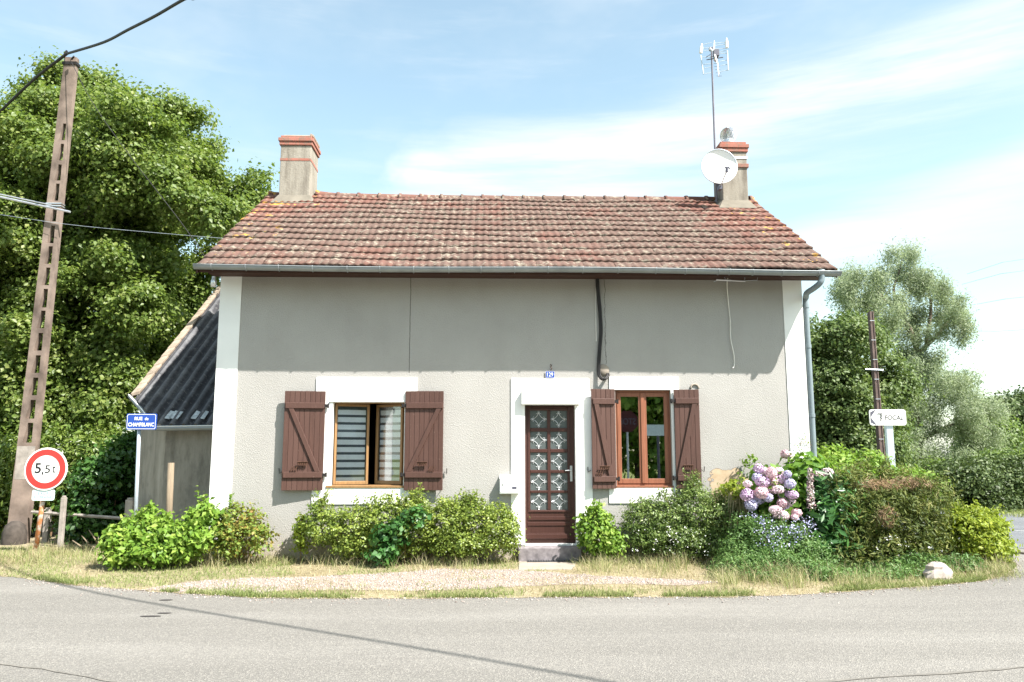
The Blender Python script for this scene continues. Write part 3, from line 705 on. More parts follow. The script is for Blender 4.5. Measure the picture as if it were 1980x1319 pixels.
# ---- shutters
def shutter(u0, u1, v0, v1, vb0, vb1, side, brace, nb, ajar, cat=None):
    vm = (v0+v1)/2; x0 = px(u0, vm)[0]; x1 = px(u1, vm)[0]; z1 = px((u0+u1)/2, v0)[1]; z0 = px((u0+u1)/2, v1)[1]
    hx = x1 if side == 'L' else x0     # hinge edge
    piv = (hx, YW-.03); ang = math.radians(ajar)*(1 if side == 'L' else -1)
    yb, yf = YW-.035, YW-.062
    m = MB(); w = (x1-x0)/nb
    for i in range(nb):
        m.box(x0+i*w+.0025, x0+(i+1)*w-.0025, yf+R.uniform(0, .002), yb, z0+R.uniform(0, .002), z1-R.uniform(0, .002))
    m.box(x0+.004, x1-.004, yf+.008, yb-.001, z0+.004, z1-.004)
    m.rot(piv, ang); S = m.build('shutter', M['shutter'], house, bevel=.003)
    zb = []
    for vb in (vb0, vb1):
        zc = px((u0+u1)/2, vb)[1]; zb.append(zc)
        b = MB(); b.box(x0+.02, x1-.012, yf-.028, yf-.001, zc-.045, zc+.045); b.rot(piv, ang); b.build('batten', M['shutter'], S, bevel=.006)
        h = MB(); s = 1 if side == 'L' else -1
        h.box(min(hx-.02*s, hx+.05*s), max(hx-.02*s, hx+.05*s), YW-.075, YW-.04, zc-.022, zc+.022); h.tube([(hx+.045*s, YW-.05, zc-.035), (hx+.045*s, YW-.05, zc+.035)], .014, 8); h.build('hinge', M['iron'], S)
    t0, t1 = brace
    xa = x0+(x1-x0)*t0; xb = x0+(x1-x0)*t1; za = zb[0]-.046; zc = zb[1]+.046; hw = .038
    b = MB(); b.prism([(xa-hw, yf-.024, za), (xb-hw, yf-.024, zc), (xb+hw, yf-.024, zc), (xa+hw, yf-.024, za)], (0, .022, 0)); b.rot(piv, ang); b.build('brace', M['shutter'], S, bevel=.005)
    # bar and catch
    xm = x0+(x1-x0)*(.5 if side == 'L' else .47); zl = zb[1]+.17
    b = MB(); b.box(xm-.075, xm+.075, yf-.034, yf-.026, zl-.02, zl+.02)
    for k in range(5): b.tube([(xm-.06+.03*k, yf-.036, zl-.028), (xm-.06+.03*k, yf-.036, zl+.01)], .006, 6)
    b.tube([(xm-.08, yf-.04, zl+.024), (xm+.08, yf-.04, zl+.024)], .007, 6)
    b.rot(piv, ang); b.build('locking_bar', M['rust'], S)
    b = MB(); xk = x0+(x1-x0)*(.3 if side == 'L' else .72); zk = zl-.09
    for k in range(3): b.tube([(xk-.04+.035*k, yf-.01, zk-.05), (xk-.05+.035*k, yf-.04, zk-.01), (xk-.02+.035*k, yf-.035, zk+.05)], .007, 6)
    b.rot(piv, ang); b.build('hook', M['rust'], S)
    s = -1 if side == 'L' else 1; xe = x0 if side == 'L' else x1
    b = MB(); b.tube([(xe+.01*s, YW-.03, z0+.28), (xe+.05*s, YW-.03, z0+.25), (xe+.055*s, YW-.04, z0+.33)], .007, 6); b.build('shutter_stay', M['iron'], S); b = MB(); b.tube([(xe-.02*s, YW, z0+.02), (xe-.02*s, YW-.08, z0+.02), (xe-.05*s, YW-.09, z0+.06)], .006, 6)
    b.build('shutter_stay', M['iron'], S)
shutter(550, 628, 757, 948, 785, 918, 'L', (.17, .86), 8, 5)
shutter(783, 858, 757, 948, 785, 918, 'R', (.88, .12), 8, 4)
shutter(1142, 1189, 753, 945, 777, 926, 'L', (.2, .78), 5, 6)
shutter(1304, 1352, 754, 944, 776, 924, 'R', (.8, .14), 5, 4)

# ---- door
dx0, dx1 = px(1015, 900)[0], px(1113, 900)[0]; dz0 = px(1060, 1052)[1]; dz1 = px(1060, 784)[1]
dy = YW+.12
zs = dz0-.02
SURR = band([(988, 732, 1139, 757), (988, 757, 1008, 1052), (1121, 757, 1145, 1052)], house, 'door_surround')
mb = MB(); mb.box(od[0], od[1], YW-.10, YW+.10, dz1+.006, od[3]+.005); mb.build('roller_box', M['white_pvc'], house, bevel=.01)
for xa_, xb_ in ((od[0], dx0), (dx1, od[1])): MB().box(xa_, xb_, YW-.012, dy+.05, zs, dz1+.006).build('door_rail', M['white_pvc'], house, bevel=.004)
MB().box(dx0+.001, dx1-.001, YW+.02, dy+.05, dz0-.03, dz0-.001).build('threshold', M['white_pvc'], house, bevel=.004)
dw = dx1-dx0
D = MB()
gx = [dx0+dw*.115, dx0+dw*.455, dx0+dw*.52, dx0+dw*.855]
gz = [px(1060, v)[1] for v in (990, 956, 951, 916, 910, 876, 869, 835, 828, 794)]
gz = [px(1060, v)[1] for v in (987, 954, 949, 915, 909, 875, 868, 834, 827, 793)]
ydf = dy; yd1 = dy+.045
D.box(dx0, gx[0], ydf, yd1, dz0, dz1); D.box(gx[3], dx1, ydf, yd1, dz0, dz1); D.box(gx[1], gx[2], ydf, yd1, gz[0], gz[9])
D.box(gx[0], gx[3], ydf, yd1, dz0, gz[0]); D.box(gx[0], gx[3], ydf, yd1, gz[9], dz1)
for a in range(1, 9, 2):
    for b_ in (0, 2): D.box(gx[b_], gx[b_+1], ydf, yd1, gz[a], gz[a+1])
DOOR = D.build('front_door', M['door'], house, bevel=.006)
mb = MB()
for k, (u0, u1) in enumerate(((1000, 1007), (1011, 1018), (1032, 1037))):
    za = px(1060, u1)[1]; zb_ = px(1060, u0)[1]; mb.box(gx[0]-.04, gx[3]+.03, ydf-.012, ydf+.001, za, zb_)
mb.box(dx0+.005, dx1-.005, ydf-.03, ydf+.001, px(1060, 1043)[1], px(1060, 1034)[1])
mb.box(gx[0]-.035, gx[3]+.035, ydf-.014, ydf+.001, gz[0]-.035, gz[0]-.005); mb.box(gx[0]-.035, gx[3]+.035, ydf-.014, ydf+.001, gz[9]+.005, gz[9]+.03)
mb.box(gx[0]-.035, gx[0]-.005, ydf-.014, ydf+.001, gz[0]-.005, gz[9]+.005); mb.box(gx[3]+.005, gx[3]+.035, ydf-.014, ydf+.001, gz[0]-.005, gz[9]+.005)
mb.build('moulding', M['door'], DOOR, bevel=.005)
def scroll(cx, cz, sx, sz, y):
    m = MB(); r = .0034
    for q in range(4):
        ca, sa = math.cos(q*PI/2), math.sin(q*PI/2)
        def T(a, b): X = a*ca-b*sa; Z = a*sa+b*ca; return (cx+X*sx, y, cz+Z*sz)
        # arc between two arms (concave towards centre)
        pts = [T(1-1.0*math.cos(t), 1-1.0*math.sin(t)) for t in np.linspace(.16, PI/2-.16, 9)]
        m.tube(pts, r, 5)
        # small loop at arm end and curls
        m.tube([T(.84+.15*math.cos(t), .10*math.sin(t)) for t in np.linspace(0, 2*PI, 11)], r*.9, 5)
        for s in (1, -1):
            m.tube([T(.60+.10*math.cos(t), s*(.20+.13*math.sin(t))) for t in np.linspace(-2.4, 1.2, 7)], r*.8, 5)
    return m
for i in range(5):
    for b_ in (0, 2):
        za, zb_ = gz[2*i], gz[2*i+1]
        g = MB(); g.box(gx[b_]-.005, gx[b_+1]+.005, ydf+.022, ydf+.028, za-.005, zb_+.005); g.build('pane', M['doorglass'], DOOR)
        scroll((gx[b_]+gx[b_+1])/2, (za+zb_)/2, (gx[b_+1]-gx[b_])*.47, (zb_-za)*.47, ydf+.014).build('scroll_grille', M['grille'], DOOR)
hx_, hz_ = px(1106, 916)
mb = MB(); mb.box(hx_-.018, hx_+.018, ydf-.008, ydf+.001, hz_-.12, hz_+.12); mb.tube([(hx_, ydf, hz_+.05), (hx_, ydf-.05, hz_+.05), (hx_-.10, ydf-.055, hz_+.045)], .009, 8); mb.build('handle', M['alu'], DOOR, bevel=.003)
mb = MB(); mb.box(px(1001, 1060)[0], px(1121, 1060)[0], YW-.24, YW+.1, -.01, dz0-.03); mb.build('doorstep', M['stone_step'], house, bevel=.012)

# ---- roof tiles
def tile_slope(sgn):
    L_ = math.hypot(YR-YE, ZR-ZE)+.0; NC = 13; cl = L_/NC; tw = .2455; nt_ = int(round((RX1-RX0)/tw)); tw = (RX1-RX0)/nt_
    d = np.array([0, (YR-YE)/L_, (ZR-ZE)/L_]); nrm = np.array([0, -(ZR-ZE)/L_, (YR-YE)/L_])
    K = 13; Vs = []; Fs = []; base = 0
    u = np.linspace(0, 1, K); wave = .5+.5*np.cos(2*PI*(u*2+.5)); wave = .016*wave**1.2
    rr = np.random.default_rng(5 if sgn > 0 else 6)
    sag = lambda x, s: -.022*math.sin(PI*(x-RX0)/(RX1-RX0))*1.0+.012*math.sin(x*1.9+s*2)
    for c in range(NC):
        for t in range(nt_):
            x0 = RX0+t*tw; j = rr.normal(0, .005, 3); js = rr.normal(0, .008)
            s0 = c*cl-.012+js; s1 = (c+1)*cl+.03
            rows = []
            for (s, h, wv, extra) in ((s0+.004, .004, 1, 0), (s0, .034+j[0], 1, 0), (s0+cl*.5, .022+j[1], 1, 0), (s1, .004, .8, 0)):
                so = s*np.ones(K)-(wave*.35 if extra == 0 else 0)
                x = x0+.001+(tw-.002)*u
                hh = h+wave*wv+np.array([sag(xx, s) for xx in x])
                p = np.array([0, YE, ZE])+so[:, None]*d+hh[:, None]*nrm; p[:, 0] = x; rows.append(p)
            V = np.concatenate(rows); Vs.append(V)
            for r_ in range(3):
                for k in range(K-1):
                    a = base+r_*K+k; Fs.append((a, a+1, a+K+1, a+K))
            base += 4*K
    V = np.concatenate(Vs)
    if sgn < 0: V[:, 1] = 2*YR-V[:, 1]; Fs = [f[::-1] for f in Fs]
    return V, np.array(Fs)
V1, F1 = tile_slope(1); V2, F2 = tile_slope(-1)
ROOF = from_np('roof', np.concatenate([V1, V2]), np.concatenate([F1, F2+len(V1)]), M['tiles'], house)
mb = MB()  # boarding under the tiles
th = .05; off = .012
for s in (1, -1):
    f = (lambda y: y) if s > 0 else (lambda y: 2*YR-y)
    prof = [(f(YE+.04), ZE-.055), (f(YR), ZR-.045), (f(YR), ZR-.10), (f(YE+.04), ZE-.11)]
    mb.prism([(RX0+.02, y, z) for y, z in prof], (RX1-RX0-.04, 0, 0))
mb.build('roof_boarding', M['fascia'], ROOF)
for x in (RX0-.004, RX1-.021):
    for s in (1, -1):
        f = (lambda y: y) if s > 0 else (lambda y: 2*YR-y)
        prof = [(f(YE-.01), ZE-.01), (f(YR), ZR-.0), (f(YR), ZR-.15), (f(YE+.0), ZE-.13)]
        MB().prism([(x, y, z) for y, z in prof], (.025, 0, 0)).build('barge_board', M['fascia'], house)
# ridge
mb = MB(); x = px(612, 380, YR)[0]; rx1 = px(1385, 380, YR)[0]; rl = .41
def ridge_tile(x0, x1, kick=0):
    sagz = lambda x: -.03*math.sin(PI*(x-RX0)/(RX1-RX0))
    n = 9
    def arc(x, r, dz): return [(x, YR+r*math.cos(a), ZR-.035+dz+sagz(x)+r*.78*math.sin(a)) for a in np.linspace(-.15, PI+.15, n)]
    jz = R.uniform(-.004, .004)
    secs = [arc(x0, .125, kick), arc(x0+.001, .135, kick), arc(x0+.05, .135, jz+kick*.8), arc(x0+.055, .115, jz+kick*.8), arc(x1+.02, .105, jz)]
    vs = [p for s_ in secs for p in s_]; fs = [(i*n+k, i*n+k+1, (i+1)*n+k+1, (i+1)*n+k) for i in range(len(secs)-1) for k in range(n-1)]
    mb.add(vs, fs)
k = 0
while x < rx1-.1: ridge_tile(x, min(x+rl, rx1), .035 if k == 0 else 0); x += rl; k += 1
mb.build('ridge_tile', M['tiles'], ROOF, True)
mb = MB(); ridge_tile(RX0+.02, px(540, 380, YR)[0]); mb.build('ridge_tile', M['tiles'], ROOF, True)
mb = MB(); ridge_tile(px(1447, 385, YR)[0], RX1-.02); mb.build('ridge_tile', M['tiles'], ROOF, True)
# fascia + gutter
mb = MB(); mb.box(RX0+.03, RX1-.03, YE+.02, YE+.05, ZE-.10, ZE-.03); mb.box(RX0+.05, RX1-.05, YE+.051, YW-.001, ZE-.045, ZE-.03); mb.build('fascia', M['fascia'], house)
gy = YE-.045; gr = .062
def gz_(x): return ZE-.035+.012*math.sin(x*.9)-.0015*(x)
n = 9; xs = np.linspace(RX0-.02, RX1+.03, 40); vs = []; fs = []
for x in xs:
    for rr_ in (gr, gr-.004):
        for a in np.linspace(PI, 2*PI, n): vs.append((x, gy+rr_*math.cos(a), gz_(x)+rr_*math.sin(a)))
for i in range(len(xs)-1):
    for k in range(n-1):
        a = i*2*n+k; fs.append((a, a+2*n, a+2*n+1, a+1)); b = a+n; fs.append((b, b+1, b+2*n+1, b+2*n))
    for k in (0, n-1): a = i*2*n+k; fs.append((a, a+n, a+3*n, a+2*n))
for i in (0, len(xs)-1):
    fs.append(tuple(i*2*n+k for k in range(n)))
GUT = MB().add(vs, fs); GUT.tube([(x, gy-gr, gz_(x)+.002) for x in xs], .009, 8)
GUT = GUT.build('gutter', M['zinc'], house, True)
gu = [410, 476, 540, 605, 672, 735, 800, 868, 930, 995, 1060, 1127, 1195, 1268, 1325, 1388, 1410, 1455, 1511, 1580]
for u in gu:
    x = px(u, 520, gy)[0]; mb = MB()
    mb.tube([(x, gy+(gr+.006)*math.cos(a), gz_(x)+(gr+.006)*math.sin(a)) for a in np.linspace(PI, 2*PI, 9)], .007, 6)
    mb.tube([(x, gy-gr-.004, gz_(x)+.0), (x, gy-gr+.01, gz_(x)+.016)], .008, 6)
    mb.build('gutter_bracket', M['zinc'], GUT)
# downpipe
pr = .045
pts = [P(1589, 522, gy), P(1589, 540, gy), P(1584, 549, gy+.02), P(1573, 558, gy+.15), P(1560, 567, gy+.3), P(1554, 574, YW-.02), P(1554, 588, YW+.02)]
pts = [(a, b, c) for a, b, c in pts]
bx_ = XR+.075
pts = pts[:-2]+[(bx_+.0, YW+.0, P(1554, 575, YW)[2]), (bx_, YW+.03, P(1554, 590, YW)[2]), (bx_, YW+.03, 2.5), (bx_, YW+.03, .1)]
# resample for smoothness
def spline(pts, k=5):
    out = []; p = [np.array(q, float) for q in pts]
    for i in range(len(p)-1):
        a = p[max(i-1, 0)]; b = p[i]; c = p[i+1]; d = p[min(i+2, len(p)-1)]
        for j in range(k):
            t = j/k; out.append(.5*((2*b)+(-a+c)*t+(2*a-5*b+4*c-d)*t*t+(-a+3*b-3*c+d)*t**3))
    out.append(p[-1]); return out
DP = MB().tube(spline(pts), pr, 14).build('downpipe', M['pipe'], house, True)
for z in (3.95, 2.2, 3.3):
    MB().lathe([(pr, -.03), (pr+.007, -.028), (pr+.007, .028), (pr, .03)], (bx_, YW+.03, z), 14).box(XR-.01, bx_, YW+.02, YW+.04, z-.01, z+.01).build('pipe_collar', M['pipe'], DP)
# insulator at left eave corner
mb = MB(); x, z = px(411, 545, YE+.1); mb.lathe([(.0, -.07), (.04, -.068), (.042, .03), (.03, .05), (.03, .09)], (x, YE+.15, z), 14); mb.build('insulator', M['alu'], house, True)

# ---- chimneys
def chimney(u0, u1, yf, yb, vt, bandz, capv, cap_over, flip):
    xa = px(u0, 330, yf)[0]; xb = px(u1, 330, yf)[0]; zt = px((u0+u1)/2, vt, yf)[1]; zb = ZE+(yf-YE)*SL-.15
    c = MB().box(xa, xb, yf, yb, zb, zt); ch = c.build('chimney', M['chimney'], house, bevel=.012)
    zb1 = px((u0+u1)/2, bandz[1], yf)[1]; zb0 = px((u0+u1)/2, bandz[0], yf)[1]
    MB().box(xa-.006-(.02 if flip else 0), xb+.006+(.02 if flip else 0), yf-.006-(.02 if flip else 0), yb+.006, zb1, zb0).build('brick_band', M['brick'], ch, bevel=.004)
    h = (px(u0, capv[0], yf)[1]-px(u0, capv[1], yf)[1])
    zc = zt
    m = MB(); m.box(xa-.025, xb+.025, yf-.025, yb+.025, zc, zc+h*.36); m.box(xa-.045, xb+.045, yf-.045, yb+.045, zc+h*.36+.002, zc+h*.72)
    m.box(xa-.01, xb-.0, yf-.0, yb+.0, zc+h*.72+.002, zc+h); m.build('brick_cap', M['brick'], ch, bevel=.008)
    # cement flashing following the slope
    m = MB(); f0 = yf-.14
    def zr(y): return ZE+(min(y, 2*YR-y)-YE)*SL+.045
    m.add([(xa-.12, f0, zr(f0)-.02), (xb+.12, f0, zr(f0)-.02), (xb+.005, yf-.001, zr(yf)+.09), (xa-.005, yf-.001, zr(yf)+.09), (xa-.12, yb+.0, zr(yb)), (xa-.005, yb, zr(yb)+.1), (xb+.12, yb, zr(yb)), (xb+.005, yb, zr(yb)+.1)],
          [(0, 1, 2, 3), (0, 3, 5, 4), (1, 6, 7, 2)])
    m.build('flashing', M['cement'], ch)
    return ch, xa, xb, zc+h
ch1, xa, xb, zt1 = chimney(541, 600, 14.95, 15.6, 281, (306, 311), (262, 281), .05, False)
m = MB()   # broken tile cap lying on the chimney, propped
m.prism([(xa+.02, 15.0, zt1+.003), (xb-.02, 15.0, zt1+.003), (xb-.0, 15.05, zt1+.05), (xa+.03, 15.05, zt1+.05)], (0, .5, .03))
for k in range(4): m.prism([(xb-.04, 14.98+.15*k, zt1+.02), (xb+.03, 14.98+.15*k, zt1-.02), (xb+.04, 14.98+.15*k, zt1+.02), (xb-.03, 14.98+.15*k, zt1+.065)], (0, .13, .0))
m.build('cap_tile', M['verge_tile'], ch1, bevel=.005)
ch2, xa2, xb2, zt2 = chimney(1396, 1445, 14.9, 15.5, 294, (317, 324), (274, 294), .05, True)
# rotary cowl
cx_, cz_ = px(1408, 262, 15.2); rad = .165
m = MB(); n = 18
for k in range(n):
    a0 = 2*PI*k/n; rows = []
    for i in range(9):
        ph = -PI*.38+i/8*PI*.86; tw_ = a0+i/8*1.1
        for w_ in (0, .27): rows.append((cx_+rad*math.cos(ph)*math.cos(tw_+w_)*(1-.3*(w_ == 0)), 15.2+rad*math.cos(ph)*math.sin(tw_+w_)*(1-.3*(w_ == 0)), cz_+rad*math.sin(ph)))
    m.add(rows, [(2*i, 2*i+1, 2*i+3, 2*i+2) for i in range(8)])
m.lathe([(.0, .16), (.05, .155), (.055, .145)], (cx_, 15.2, cz_), 14); m.tube([(cx_, 15.2, cz_+.14), (cx_, 15.2, cz_+.19)], .012, 6); m.lathe([(.11, -.17), (.11, -.10)], (cx_, 15.2, cz_), 16)
m.build('cowl', M['alu'], ch2, True)
MB().box(xa2-.012, xb2+.012, 14.888, 15.512, px(1420, 306, 14.9)[1]-.012, px(1420, 306, 14.9)[1]+.03).build('strap', M['white_pvc'], ch2)

# ================================================================== THINGS ON THE HOUSE
t = thing('satellite_dish', 'white round satellite dish beside the right hand chimney', 'satellite dish', P(1391, 380, 14.6))
dc = np.array(P(1390, 323, 14.55)); ax = np.array([-.02, -.97, .04]); ax /= np.linalg.norm(ax); rd = .345
prof = [(0.001, .0)]+[(rd*i/10, .07*(i/10)**2) for i in range(1, 11)]+[(rd+.008, .066), (rd+.004, .055)]+[(rd*i/10, .07*(i/10)**2-.012) for i in range(9, -1, -1)]
MB().lathe(prof, dc-ax*.03, 48, ax).build('reflector', M['dish'], t, True)
MB().tube([tuple(dc-ax*-.032+(np.cross(ax, (0, 0, 1))*math.cos(a)+np.array([0, 0, 1])*math.sin(a))*rd) for a in np.linspace(0, 2*PI, 49)], .008, 6, False).build('rim', M['galv'], t, True)
a0 = np.array(P(1393, 361, 14.46)); a1 = np.array(P(1405, 331, 14.05)); a2 = a1
MB().tube([a0, a1], .012, 8).build('feed_arm', M['galv'], t)
m = MB(); m.tube([a1-np.array([0, 0, .02]), a1+np.array([0.01, .0, .07])], .028, 10); m.tube([a1+np.array([-.03, 0, .07]), a1+np.array([.04, .02, .09]), a1+np.array([.07, .02, .05])], .012, 6)
m.build('receiver', M['ink'], t)
m = MB(); m.box(a0[0]-.03, a0[0]+.03, a0[1]-.02, a0[1]+.12, a0[2]-.05, a0[2]+.02); m.tube([a0+np.array([0, .1, -.02]), dc+np.array([0, .12, -.2]), dc+np.array([0, .08, 0])], .02, 6); m.tube([dc+np.array([0, .05, 0]), dc+np.array([.05, .35, -.05]), (xa2-.01, 15.0, dc[2]-.05)], .022, 8); m.build('bracket', M['ink'], t)

t = thing('television_aerial', 'tall thin mast with a grid television aerial on the right hand chimney', 'aerial', P(1386, 385, 15.1))
mt = P(1375.5, 93, 15.1); m0 = P(1386, 392, 15.1)
MB().tube([m0, (mt[0], 15.1, mt[2])], [.022, .017], 8).build('mast', M['mast'], t)
for dz in (.35, .75): MB().box(xa2-.06, xa2-.001, 15.08, 15.12, zt2-dz, zt2-dz+.03).build('clamp', M['iron'], t)
def A(zu, zv, dyy=0): return P(1330+zu/9.42, 60+zv/9.42, 15.1+dyy)
m = MB()
rods = [((270, 250), (440, 210)), ((280, 320), (440, 290)), ((290, 365), (430, 345)), ((480, 225), (690, 205)), ((480, 270), (690, 240)), ((490, 330), (690, 315)), ((500, 390), (720, 355)), ((520, 410), (720, 405)), ((250, 480), (420, 465)), ((280, 610), (470, 590)), ((290, 680), (430, 655)), ((280, 785), (430, 762)), ((580, 555), (720, 530)), ((590, 630), (730, 610)), ((590, 740), (740, 710))]
for a, b in rods: MB().tube([A(*a, .12), A(*b, .12)], .006, 5).build('rod', M['galv'], t)
MB().tube([A(235, 445, .1), A(285, 785, .1)], .015, 6).build('side_bar', M['galv'], t); MB().tube([A(718, 355, .1), A(735, 715, .1)], .015, 6).build('side_bar', M['galv'], t)
for pts_, w in (((A(255, 235, .1), A(235, 400, .1)), .034), ((A(706, 130, .1), A(712, 305, .1)), .034), ((A(482, 175, .1), A(474, 340, .1)), .017)):
    MB().tube([pts_[0], tuple((np.array(pts_[0])*.6+np.array(pts_[1])*.4)), pts_[1]], [w*.4, w, w], 6).build('end_plate', M['dish'], t)
m = MB(); m.tube([A(400, 320, 0), A(470, 370, -.15), A(540, 600, -.6), A(565, 830, -1.0)], [.022, .022, .016, .01], 8); m.build('boom', M['dish'], t)
m = MB(); m.box(*[f for pr_ in zip(A(480, 440, -.3), A(545, 380, -.2)) for f in (min(pr_), max(pr_))][:6]); m.tube([A(330, 480, -.1), A(410, 430, -.1)], .008, 5); m.tube([A(340, 525, -.2), A(640, 480, -.2)], .011, 5)
for k in range(8):
    f = k/7; c_ = np.array(A(480+90*f, 420+400*f, -.3-.7*f)); m.tube([c_-np.array([.05, 0, 0]), c_+np.array([.05, 0, 0])], .004, 5)
m.tube([A(400, 480, -.2), A(500, 450, -.3), A(570, 820, -1.0)], .006, 5); m.build('dipole', M['ink'], t); MB().tube([A(500, 440, -.2), A(505, 545, -.3)], .024, 8).build('amplifier', simple('ochre_plastic', (.4, .22, .06), .5), t)
m = MB(); m.tube([A(395, 340, 0), A(450, 320, 0)], .04, 8); m.build('mast_head', M['ink'], t)

t = thing('mailbox', 'white metal mailbox on the wall left of the door', 'mailbox', (px(985, 940)[0], YW, px(985, 955)[1]))
x0, z0 = px(966, 955, YW-.1); x1, z1 = px(1004, 925, YW-.1); zt_ = px(985, 918, YW)[1]
m = MB(); m.prism([(x0, YW-.002, z0), (x0, YW-.12, z0), (x0, YW-.12, z1), (x0, YW-.09, zt_-.05), (x0, YW-.002, zt_)], (x1-x0, 0, 0)); m.build('case', M['white_pvc'], t, bevel=.006)
MB().box(x0+.012, x1-.012, YW-.127, YW-.1205, z0+.02, z1-.005).build('door', M['sign_white'], t, bevel=.003)
m = MB().box(x1-.12, x1-.03, YW-.129, YW-.1275, z1-.075, z1-.035); m.build('name_label', simple('lilac_label', (.45, .42, .6), .5), t)
MB().box(x1-.11, x1-.04, YW-.129, YW-.1275, z0+.07, z0+.11).build('notice', M['ink'], t)
m = MB().lathe([(.0, .008), (.012, .008), (.014, 0)], (x0+.05, YW-.128, z1-.09), 10, (0, -1, 0)); m.build('lock', M['alu'], t)

t = thing('house_number_plate', 'small blue plate with white number 129 above the door', 'number plate', P(1063, 724, YW))
x0, z0 = px(1055, 731); x1, z1 = px(1072, 718)
MB().box(x0, x1, YW-.022, YW-.014, z0, z1).build('plate', M['blue'], t, bevel=.002)
m = MB(); r_ = .004
for a in ((x0+.001, x1-.001, z0+.001, z0+.004), (x0+.001, x1-.001, z1-.004, z1-.001), (x0+.001, x0+.004, z0+.004, z1-.004), (x1-.004, x1-.001, z0+.004, z1-.004)): m.box(a[0], a[1], YW-.0235, YW-.0222, a[2], a[3])
m.build('border', M['sign_white'], t)
text('129', (x0+x1)/2, (z0+z1)/2, YW-.0235, (x1-x0)*.66, (z1-z0)*.60, M['sign_white'], t, bold=.0)
m = MB(); x, z = px(1065, 712)
m.tube([(x, YW-.01, z-.03), (x+.015, YW-.03, z-.01), (x-.01, YW-.03, z+.01), (x+.012, YW-.02, z+.04), (x-.005, YW, z+.06)], .006, 6)
tag(m.build('wall_hook', M['rust']), 'small rusty hook above the blue number plate', 'hook')

pts = [P(1154, 530, YW-.03), P(1155, 560, YW-.03), P(1159, 600, YW-.03), P(1161, 640, YW-.03), P(1159, 670, YW-.03), P(1157, 700, YW-.03), P(1157, 722, YW-.03), P(1162, 732, YW-.06), P(1169, 733, YW-.08), P(1174, 727, YW-.04), P(1174, 723, YW)]
m = MB(); m.tube(spline(pts), .022, 8); m.tube(spline([(a+.02, b-.015, c) for a, b, c in pts]), .015, 8)
tag(m.build('supply_cable', M['black_cable'], None, True), 'thick black cable running down the wall from eaves to a loop', 'cable')
m = MB(); m.lathe([(.0, .02), (.09, .018), (.1, 0)], P(1166, 716, YW+.001), 12, (0, -1, 0)); tag(m.build('cable_plug', M['slab'], None, True), 'pale mortar patch where the black cable enters the wall', 'mortar patch')
m = MB(); m.tube(spline([P(1153, 540, YW-.012), P(1152, 600, YW-.012), P(1153, 660, YW-.012)]), .006, 6); tag(m.build('telephone_wire', M['white_cable']), 'thin pale wire beside the thick black cable', 'wire')
m = MB(); m.tube(spline([P(1411, 528, YW-.25), P(1406, 545, YW-.1), P(1408, 580, YW-.03), P(1412, 620, YW-.03), P(1413, 655, YW-.03), P(1419, 685, YW-.03), P(1420, 705, YW-.03), P(1417, 712, YW-.05)]), .0075, 6)
tag(m.build('loose_cable', M['white_cable'], None, True), 'loose white cable hanging down the shaded wall', 'cable')
t = thing('hanging_rail', 'thin metal rail hanging on wires under the right eaves', 'rail', P(1420, 541, YW-.2))
m = MB(); a = np.array(P(1385, 541, YW-.2)); b = np.array(P(1441, 544, YW-.2)); m.tube([a, a*.5+b*.5], .016, 6); m.tube([a*.52+b*.48, b], .012, 6); m.build('rod', M['alu'], t)
m = MB(); m.tube([P(1403, 540, YW-.2), P(1398, 532, YW-.2), P(1400, 526, YW-.25)], .004, 5); m.tube([P(1440, 541, YW-.2), P(1441, 526, YW-.2)], .004, 5); m.tube([P(1440, 543, YW-.2), P(1464, 542, YW-.2), P(1465, 536, YW-.2)], .004, 5); m.tube([P(1380, 545, YW-.2), P(1390, 541, YW-.2)], .005, 5); m.build('wire', M['galv'], t)
m = MB(); r_ = .055; c_ = P(1343, 750, YW-.005); m.tube([(c_[0]+r_*math.cos(a)*1.1, YW-.012, c_[2]+r_*math.sin(a)) for a in np.linspace(-.2, PI+.2, 12)], .014, 8)
tag(m.build('vent_ring', M['slab'], None, True), 'pale half ring of mortar above the rightmost shutter', 'mortar ring')
t = thing('doormat', 'black rubber grid doormat on the slab below the step', 'doormat', G(1058, 1081))
a, b = G(1020, 1087, .02), G(1096, 1077, .02)
m = MB(); m.box(a[0], b[0], a[1]-.0, b[1]+.04, .0185, .030); m.build('base', M['rubber'], t)
m = MB()
for k in range(17): x = a[0]+.01+(b[0]-a[0]-.03)*k/16; m.box(x, x+.012, a[1]+.005, b[1]+.035, .0305, .040)
m.build('rib', M['rubber'], t)

# ================================================================== LEAN-TO
lx = XL-.006; Ya = 13.42; slope = .686
def zl(y): return 2.67+(y-14.24)*slope
shed = thing('lean_to_shed', 'grey rendered lean-to with dark corrugated roof against the left gable', 'shed', (-5.2, 13.6, 0))
Bp = P(255, 760, 14.24); Cp = P(310, 810, Ya)
vx = Bp[0]; cx0 = Cp[0]
m = MB()
wf = Ya+.14
fl = [(lx-.002, wf), (cx0+.05, wf), (vx+.13, 14.30+.05), (vx+.13, 18.2), (lx-.002, 18.2)]
n = len(fl); vs = [(x, y, -.03) for x, y in fl]+[(x, y, zl(y)-.09) for x, y in fl]
m.add(vs, [(i, i+n, (i+1) % n+n, (i+1) % n) for i in range(n)]); m.build('wall', M['shed_wall'], shed)
